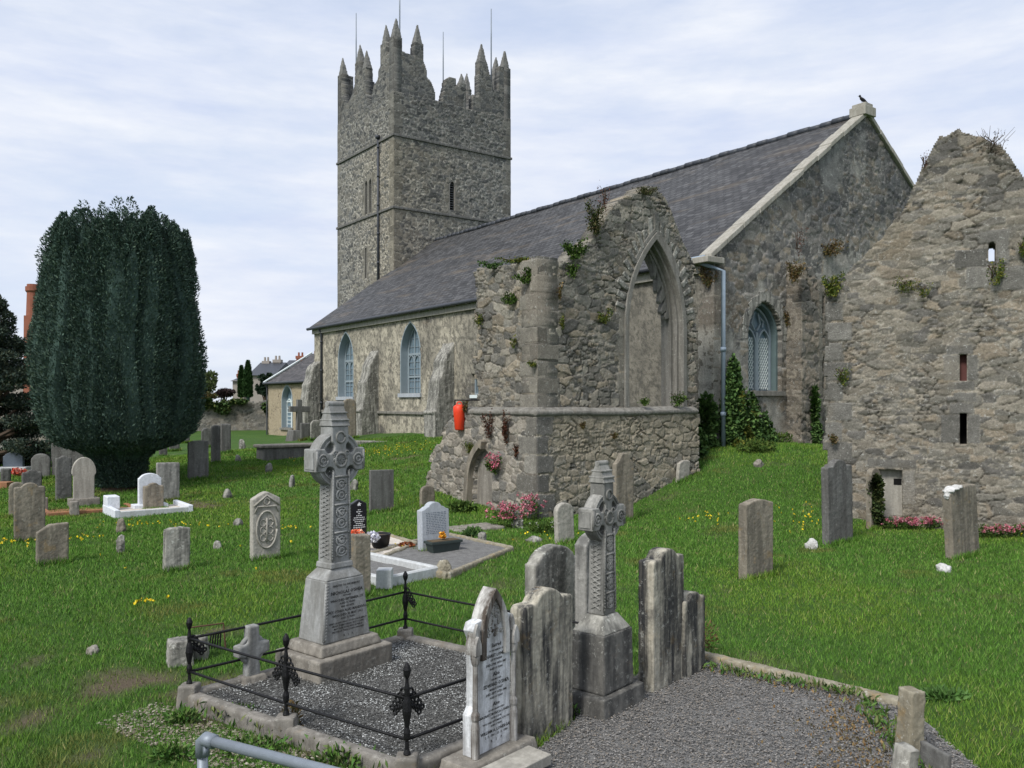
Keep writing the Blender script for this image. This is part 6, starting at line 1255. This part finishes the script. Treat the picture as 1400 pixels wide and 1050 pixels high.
ivy('ivy', wpts(FG, [(966, 575, 16, 40, 1300), (973, 618, 16, 20, 700), (988, 580, 18, 40, 1300), (1000, 530, 14, 44, 900), (1045, 590, 14, 28, 500)], .05) + wpts(FG, [(1003, 555, 16, 54, 1500), (1020, 580, 22, 50, 1700),  (1035, 600, 16, 26, 700), (955, 610, 12, 26, 600), (1050, 604, 16, 14, 400), (1006, 575, 16, 40, 1000), (1003, 520, 10, 36, 500)], .4), 'dense green ivy climbing the gable corner around the blue grey downpipe', IV, .13, 51)
ivy('ivy', wpts(FG, [(1016, 585, 9, 16, 260), (1022, 600, 10, 14, 360), (1008, 610, 9, 12, 260), (1012, 550, 8, 20, 260), (1030, 570, 8, 24, 260)], .5), 'yellowing leaves among the ivy under the lattice window', YL, .12, 52)
ivy('ivy', wpts(FP, [(1114, 560, 7, 36, 700), (1116, 590, 9, 20, 500)], .1), 'narrow dark ivy strip in the recess beside the ruined gable', IV, .12, 53)
pv = gp(1194, 722); ivy('ivy', [((pv.x, pv.y - .1, .95), (.16, .12, .28), 700), ((pv.x + .03, pv.y - .1, .55), (.15, .12, .4), 700), ((pv.x + .08, pv.y - .06, .2), (.16, .1, .2), 300)], 'ivy wrapped round the narrow headstone before the low doorway', [(.04, .06, .02), (.06, .07, .025), (.03, .045, .018)], .085, 54)
ivy('ivy', [((-22 + k * 1.15, 60.9 + .09 * k, 2.55 - .25 * math.sin(k * 1.9)), (.75, .35, .40 + .2 * math.sin(k * 2.3)), 380) for k in (0, 1, 2, 4, 5, 7, 8)], 'thick ivy hanging over the top of the boundary wall', [(.035, .065, .02), (.05, .085, .025), (.08, .10, .03)], .22, 55)
# ---- plants rooted in the walls
def tuft(fr, px, py, wpx, hpx, n, cols, size, label, d=.1, name='wall_plant', group='plants growing out of the old walls', stalk=True):
    p_ = fr.pt(px, py, d); s = p_.y / F; r = empty(name, p_, 0, label, 'plant', group); gg = np.random.default_rng(int(px * 5 + py)); n = int(n * 1.9); tt = gg.random(n) ** .7; st_ = gg.integers(0, 9, n); sx_ = gg.uniform(-.5, .5, 9)[st_]; sh_ = gg.uniform(.45, 1.1, 9)[st_]
    P = np.stack([p_.x + wpx * s * (sx_ * tt ** .8 + gg.normal(0, .09, n)), p_.y - .02 - .10 * gg.random(n), p_.z + hpx * s * (sh_ * tt - .25 + gg.normal(0, .06, n))], 1); D_ = np.stack([sx_ * 2, -1 + 0 * tt, .5 + 0 * tt], 1); D_ /= np.linalg.norm(D_, axis=1)[:, None]; leaves('leaves', P, np.full(n, size * .78), cols, r, .25, D_, seed=int(px * 3 + py), aspect=.6)
    mb = MB(); g = random.Random(int(px))
    for i in range(5): mb.tube([(0, .06, -.02), (g.uniform(-.1, .1) * wpx * s, -.03, hpx * s * .25), (g.uniform(-.4, .4) * wpx * s, g.uniform(-.08, .04), hpx * s * .55)], .008, 4)
    mb.build('stems', M['bark'], r); return r
GR = [(.06, .11, .025), (.09, .14, .03), (.045, .085, .02)]
for a in [(FRS, 697, 412, 24, 18, 240, GR, .075, 'green tuft low on the left ruin face, over a jutting stone'), (FRS, 717, 382, 26, 20, 260, GR, .075, 'bright green tuft just under the top of the left ruin face'), (FRS, 672, 365, 40, 9, 200, IV, .07, 'low green growth along the top of the left ruin face'), (FRS, 703, 358, 60, 8, 260, YL, .07, 'mossy strip of weeds along the ruin top left of the corner'),
          (FRE, 787, 348, 36, 26, 420, GR, .08, 'leafy clump on the ruin shoulder left of the peak'), (FRE, 783, 375, 24, 20, 180, GR, .07, 'small clump below the shoulder of the ruin'), (FRE, 815, 310, 34, 46, 520, [(.07, .08, .03), (.05, .075, .025), (.12, .10, .05)], .075, 'tall ragged weeds on the slope up to the ruin peak'), (FRE, 826, 283, 18, 42, 130, RED, .05, 'reddish dry seed stalks beside the ruin peak'),
          (FRE, 885, 264, 34, 10, 260, [(.07, .085, .03), (.13, .12, .07)], .06, 'mossy cap on the ruin peak'), (FRE, 828, 437, 20, 20, 150, YL, .07, 'yellowish weed in the middle of the ruin front'), (FRE, 765, 405, 8, 22, 90, DRY, .06, 'dry brown fern right of the ruin corner'), (FRE, 770, 445, 12, 20, 90, YL, .06, 'small yellowing weed right of the ruin quoins'), (FRS, 702, 472, 10, 16, 80, YL, .06, 'small yellow green weed mid left ruin face'), (FRS, 727, 500, 16, 10, 80, YL, .06, 'small yellow weed beside the quoins above the ledge'), (FRS, 655, 440, 16, 22, 120, YL, .06, 'yellowish weed at the broken left edge of the ruin'),
          (FRE, 925, 550, 26, 22, 240, GR, .07, 'weeds on the sill at the right foot of the empty arch'), (FRE, 880, 552, 20, 10, 110, GR, .07, 'low weeds on the sill at the left foot of the empty arch'), (FLE, 797, 584, 9, 9, 90, DRY, .06, 'dark fern in the wall under the ledge'), (FLE, 840, 598, 9, 9, 70, DRY, .06, 'second dark fern under the ledge, nearer the smaller cross'), (FLS, 692, 595, 14, 44, 260, RED, .06, 'red brown dock stems on the lower ruin face'), (FLS, 668, 590, 18, 34, 200, RED, .06, 'rusty dead weeds on the lower ruin face left of the dock'), (FLS, 705, 620, 8, 24, 90, RED, .06, 'thin red weed near the lower ruin corner'), (FLS, 642, 615, 26, 16, 160, YL, .06, 'yellow green weed above the niche'),
          (FLS, 636, 560, 12, 16, 120, DRY, .06, 'orange brown weed next to the red plastic tube'), (FN, 966, 385, 30, 26, 360, DRY, .07, 'dry straw coloured grass clump at the church eaves corner'), (FP, 1083, 378, 30, 26, 420, DRY, .08, 'brown and green bush on top of the slit pier'), (FP, 1090, 340, 22, 40, 130, RED, .05, 'reddish seed stalks above the slit pier'), (FG, 1132, 345, 40, 22, 360, DRY, .08, 'brown bush in the gable face above the slit pier'), (FG, 1080, 440, 46, 22, 420, DRY, .07, 'brown trailing growth beside the lattice window head'), (FR, 1137, 398, 30, 30, 360, YL, .07, 'yellow green bush on the ruined gable left shoulder'), (FR, 1150, 520, 22, 28, 170, YL, .05, 'thin yellowish weed low on the ruined gable left side'),
          (FR, 1235, 395, 40, 22, 170, YL, .05, 'sparse yellow weed across the middle of the ruined gable'), (FR, 1262, 402, 24, 20, 90, YL, .05, 'sparse weed right of the one across the gable middle'), (FR, 1357, 382, 24, 36, 200, YL, .055, 'yellow leaved sapling below the arched slit'), (FR, 1395, 345, 14, 26, 120, YL, .05, 'yellow weed at the right edge of the picture'), (FR, 1356, 205, 40, 34, 120, [(.06, .05, .04), (.08, .06, .045)], .04, 'twiggy bare shrub on top of the ruined gable'), (FR, 1262, 228, 8, 24, 50, RED, .04, 'thin reddish stalk on the ruined gable left slope'), (FR, 1138, 604, 12, 14, 90, DRY, .06, 'dark fern low at the ruined gable corner')]: tuft(*a)
mb = MB(); g = random.Random(4)
base = FR.pt(1356, 212, -.2)
for i in range(22):
    a = g.uniform(-.45, .5); h = g.uniform(.25, .62); mb.tube([(g.uniform(-.2, .25), 0, 0), (a * .5, g.uniform(-.1, .1), h * .5), (a, g.uniform(-.12, .12), h)], .007, 4, [.009, .006, .003])
o = mb.build('bare_twigs', M['bark']); o.location = base; tag(o, 'bare twigs standing against the sky on the ruined gable', 'plant')
# ---- ground plants
def plant(px, by, w_, h, n, fl, label, name='flowering_plant', lc=GR, size=.06, fs=.045, nf=60):
    p = gp(px, by); r = empty(name, p, 0, label, 'plant'); P, D_ = blob((p.x, p.y, p.z + h * .4), (w_, w_ * .55, h * .55), n, int(px + by), .1); P[:, 2] = np.maximum(P[:, 2], p.z); leaves('leaves', P, np.full(n, size), lc, r, .5, D_, seed=int(px), aspect=.45)
    if fl is not None:
        g = np.random.default_rng(int(px)); c_ = np.stack([p.x + g.normal(0, w_ * .5, nf), p.y + g.normal(0, w_ * .3, nf) - .1, p.z + h * (.45 + .55 * g.random(nf))], 1); Q = np.repeat(c_, 14, 0) + g.normal(0, fs * .5, (nf * 14, 3)); leaves('flower_heads', Q, np.full(len(Q), fs * .75), fl, r, .2, seed=int(by), mat='petal', aspect=.9)
    return r
PK = [(.42, .10, .15), (.50, .16, .20), (.34, .07, .11), (.5, .25, .28)]
plant(694, 722, .42, .55, 700, PK, 'pink valerian in bloom left of the white capped stub'); plant(724, 712, .28, .62, 420, PK, 'pink valerian right of the white capped stub at the ruin corner', nf=34)
p_ = FLS.pt(672, 632, .25); tuft(FLS, 676, 640, 26, 26, 260, GR, .07, 'green plant over the niche', .2); o = leaves('pink_flowers', np.repeat(np.array([FLS.pt(668 + 3 * (i % 5), 622 + 4 * (i // 5), .3) for i in range(25)]), 10, 0) + rng.normal(0, .04, (250, 3)), np.full(250, .04), PK, mat='petal', aspect=.9); tag(o, 'pink flowers hanging at the top of the niche', 'flowers')
plant(688, 690, .25, .7, 260, PK, 'leggy pink valerian against the lower ruin face', nf=14)
for px, n in ((1222, 16), (1243, 34), (1272, 26)): plant(px, 724, .22, .28, 260, PK, {1222: 'small pink flowers at the foot of the low doorway', 1243: 'fullest pink flower clump right of the low doorway', 1272: 'pink flowers left of the white splashed headstone'}[px], nf=n, fs=.035)
for px, n in ((1345, 14), (1368, 30), (1392, 14)): plant(px, 735, .24, .28, 320, PK, {1345: 'few pink flowers just right of the white splashed headstone', 1368: 'pink flower clump at the right foot of the ruined gable', 1392: 'pink flowers at the right picture edge'}[px], nf=n, fs=.032)
plant(745, 730, .5, .3, 900, [(.45, .45, .4)], 'low leafy plants at the ruin corner foot', 'low_plant', GR, .06, .02, 12); plant(632, 700, .4, .3, 500, None, 'rough grass tuft under the niche', 'low_plant', GR, .1); plant(648, 735, .22, .22, 260, None, 'dark green tuft beside the ledger slab', 'low_plant', IV, .1)
for px, py, l in ((1035, 618, 'weeds at the gable foot under the lattice window'), (1060, 606, 'weeds at the foot of the slit pier'), (605, 586, 'white flowering weeds at the church wall foot'), (640, 600, 'weeds at the lower left end of the ruin')): plant(px, py, .6, .4, 600, [(.5, .5, .45)] if px == 605 else None, l, 'low_plant', GR + YL[1:], .1, .03, 14)
plant(965, 893, .14, .45, 160, None, 'straggly dry weed at the end of the foreground row', 'low_plant', DRY, .05); plant(398, 1010, .10, .34, 150, None, 'dry orange weed against the railed plot kerb', 'low_plant', DRY, .05); plant(1292, 955, .25, .10, 200, None, 'broad leaved weeds right of the kerb post', 'low_plant', [(.06, .13, .03), (.09, .17, .05)], .075)
for px, py, w_, l in ((345, 1030, .26, 'leafy weeds under the pipe handrail'), (235, 1040, .2, 'leafy weeds at the bottom left'), (250, 990, .16, 'weeds among the stones before the railed plot corner'), (465, 1046, .25, 'weeds below the railed plot kerb'), (330, 985, .25, 'small weeds before the mid railing post')): plant(px, py, w_, .14, 220, None, l, 'low_plant', [(.06, .13, .03), (.08, .16, .03), (.10, .14, .045)], .055)
plant(1200, 1040, .35, .08, 260, None, 'rusty leaf litter on the path beside the corner post', 'low_plant', [(.22, .13, .05), (.14, .10, .05), (.10, .12, .04)], .04)
def along(a, b_, n, spread, seed): g = np.random.default_rng(seed); t_ = g.random(n); return np.stack([a[0] + (b_[0] - a[0]) * t_ + g.normal(0, spread, n), a[1] + (b_[1] - a[1]) * t_ + g.normal(0, spread, n), np.full(n, .055)], 1)
P = np.concatenate([along((2.95, 7.5), (2.6, 5.6), 900, .16, 1), along((2.75, 7.3), (2.2, 5.4), 350, .3, 2), along((1.6, 8.9), (3.1, 7.6), 260, .07, 3)]); tag(leaves('leaf_litter', P, np.full(len(P), .028), [(.20, .12, .05), (.14, .10, .05), (.24, .17, .08), (.10, .09, .05)], None, .8, mat='petal', aspect=.6, seed=9), kind='stuff')
P = np.concatenate([along((1.2, 9.05), (3.2, 7.75), 420, .05, 4), along((3.15, 7.6), (2.85, 5.4), 420, .06, 5), along((.2, 6.9), (1.1, 8.2), 200, .05, 6), along((-.7, 6.0), (-2.9, 7.5), 120, .10, 7)]); P[:, 2] = .06 + .05 * np.random.default_rng(3).random(len(P)); tag(leaves('edge_weeds', P, np.full(len(P), .07), [(.06, .13, .03), (.09, .16, .04), (.12, .14, .05)], None, .9, aspect=.3, seed=10), kind='stuff')
# cut flowers
p = gp(492, 757); r = empty('flower_bunch', p + Vector((0, 0, .25)), 0, 'orange and white flowers in front of the black headstone', 'flowers'); Q, D_ = blob((p.x - .06, p.y, .33 + p.z), (.14, .12, .10), 420, 3); leaves('orange_flowers', Q, np.full(420, .05), [(.75, .13, .05), (.7, .3, .2), (.75, .55, .4)], r, .3, D_, mat='petal', aspect=.9); Q, D_ = blob((p.x + .22, p.y, .30 + p.z), (.13, .12, .09), 320, 4); leaves('white_flowers', Q, np.full(320, .05), [(.7, .7, .72), (.6, .6, .7)], r, .3, D_, mat='petal', aspect=.9); MB().lathe([(.06, -.3), (.09, 0)], (0, 0, 0), 8).build('vase', M['blackplastic'], r)
p = gp(605, 757); o = leaves('orange_flower', blob((p.x, p.y, p.z + .33), (.06, .05, .06), 90, 5)[0], np.full(90, .05), [(.7, .3, .03), (.75, .4, .05)], mat='petal', aspect=.9); tag(o, 'small orange flower in the planter box', 'flowers')
p = gp(556, 752); o = leaves('faded_wreath', blob((p.x, p.y, p.z + .07), (.16, .12, .08), 300, 6)[0], np.full(300, .05), [(.25, .07, .03), (.16, .06, .03), (.3, .12, .06)], mat='petal', aspect=.8); tag(o, 'faded red brown wreath on the white chippings', 'flowers')
p = gp(26, 652); o = leaves('red_flowers', blob((p.x, p.y, p.z + .2), (.3, .2, .15), 200, 7)[0], np.full(200, .09), [(.5, .08, .05), (.55, .2, .15)], mat='petal', aspect=.9); tag(o, 'red flowers before the marble grave at the left edge', 'flowers')
q_ = flat(776, 884, .3); o = leaves('red_flower', blob((q_[0], q_[1], .26), (.03, .03, .04), 60, 8)[0], np.full(60, .03), [(.55, .07, .07)], mat='petal', aspect=.9); tag(o, 'single red artificial flower between the dark foreground headstones', 'flowers')
# ---- lawn: blades near the camera, clumps further off
def lawn():
    g = np.random.default_rng(77); N_ = 1080000
    D = 4.2 + (38 - 4.2) * g.random(N_) ** 1.25; X = (g.uniform(-330, 1730, N_) - CX) / F * D
    Z = gz(X, D); ok = np.ones(N_, bool)
    for poly in [RAILPLOT, PATH] + SOFT: ok &= ~inpoly(X, D, poly)
    foot = lambda fr, u1, d1: ~(((X - fr.O[0]) * fr.ud[0] + (D - fr.O[1]) * fr.ud[1] > -.1) & ((X - fr.O[0]) * fr.ud[0] + (D - fr.O[1]) * fr.ud[1] < u1) & ((X - fr.O[0]) * fr.nd[0] + (D - fr.O[1]) * fr.nd[1] < .15) & ((X - fr.O[0]) * fr.nd[0] + (D - fr.O[1]) * fr.nd[1] > -d1))
    ok &= foot(FRE, 5.4, 4.0) & foot(FG, 16, 29) & foot(FR, 6.6, .8)
    bb = bare(X, D); ok &= g.random(N_) > bb * .72
    X, D, Z, bb = X[ok], D[ok], Z[ok], bb[ok]; n = len(X)
    # uncut grass round the foot of every stone, where the mower does not reach
    tx, ty = [], []
    for (sx_, sy_, w_, th_, ro_) in STONES:
        m_ = int(260 * (.5 + w_)); a_ = g.uniform(-w_ * .62, w_ * .62, m_); e_ = np.where(g.random(m_) < .72, -1, 1) * (th_ * .5 + .005 + np.abs(g.normal(0, .05, m_))); tx.append(sx_ + a_ * math.cos(ro_) - e_ * math.sin(ro_)); ty.append(sy_ + a_ * math.sin(ro_) + e_ * math.cos(ro_))
    tx, ty = np.concatenate(tx), np.concatenate(ty); k_ = ~inpoly(tx, ty, PATH) & ~inpoly(tx, ty, RAILPLOT); tx, ty = tx[k_], ty[k_]; n0 = n; X = np.concatenate([X, tx]); D = np.concatenate([D, ty]); Z = np.concatenate([Z, gz(tx, ty)]); bb = np.concatenate([bb, tx * 0]); n = len(X)
    rough = fbm(X * .8, D * .8, 5, 3); hgt = (.026 + .04 * rough * g.random(n) + .03 * (g.random(n) < .04)) * (1 + D / 50); hgt[n0:] = hgt[n0:] * 1.5 + .05; wd = .0036 * np.maximum(1, D / 7.5) * g.uniform(.7, 1.4, n)
    a = g.uniform(0, 6.28, n); le = g.uniform(.2, 1.0, n) * hgt; la = g.uniform(0, 6.28, n)
    b0 = np.stack([X - wd * np.cos(a), D - wd * np.sin(a), Z - .01], 1); b1 = np.stack([X + wd * np.cos(a), D + wd * np.sin(a), Z - .01], 1); t_ = np.stack([X + le * np.cos(la), D + le * np.sin(la), Z + hgt], 1)
    c = np.array([(.070, .168, .024), (.088, .20, .030), (.115, .235, .038), (.056, .138, .020), (.155, .245, .06), (.10, .215, .032)])[g.integers(0, 6, n)]
    pt = sst(.45, .68, fbm(X * .45, D * .45, 15, 4))[:, None]; c = c * (1 - pt) + c * np.array((1.35, 1.12, 1.0)) * pt
    dry = (sst(.63, .78, fbm(X * .9, D * .9, 25, 4)) * .6)[:, None]; dry = np.maximum(dry, (bb * .5)[:, None]); c = c * (1 - dry) + np.array((.17, .15, .05)) * dry; c = np.where((g.random(n) < .03)[:, None], np.array((.28, .26, .12)), c) * g.uniform(.75, 1.2, n)[:, None]
    o = fast('grass', np.stack([b0, b1, t_], 1).reshape(-1, 3), np.arange(n * 3).reshape(n, 3), M['grass'], np.repeat(c, 3, 0)); tag(o, kind='stuff')
lawn()
# yellow lawn flowers
def specks(name, spots, cols, size, seed):
    g = np.random.default_rng(seed); P = []
    for px, py, wx, wy, n in spots:
        c_ = gp(px, py); P.append(np.stack([c_.x + g.normal(0, wx, n), c_.y + g.normal(0, wy, n)], 1))
    P = np.concatenate(P); z = gz(P[:, 0], P[:, 1]) + .07; Q = np.repeat(np.stack([P[:, 0], P[:, 1], z], 1), 5, 0) + g.normal(0, .008, (len(P) * 5, 3)); tag(leaves(name, Q, np.full(len(Q), size), cols, None, .6, mat='petal', aspect=1, seed=seed), kind='stuff')
specks('yellow_flowers', [(15, 745, .5, .4, 40), (205, 828, .12, .1, 14), (110, 740, .2, .3, 14), (180, 720, .4, .3, 26), (480, 620, 1.6, 1.2, 70), (540, 618, 1.2, .8, 60), (262, 722, .4, .3, 16), (960, 710, .3, .3, 20), (1110, 716, .4, .3, 24), (395, 725, .3, .3, 18), (740, 735, .5, .3, 14), (300, 760, 1.5, 1.2, 14), (1380, 730, .4, .3, 12), (1100, 700, .3, .3, 12)], [(.7, .55, .02), (.65, .5, .05)], .026, 5)
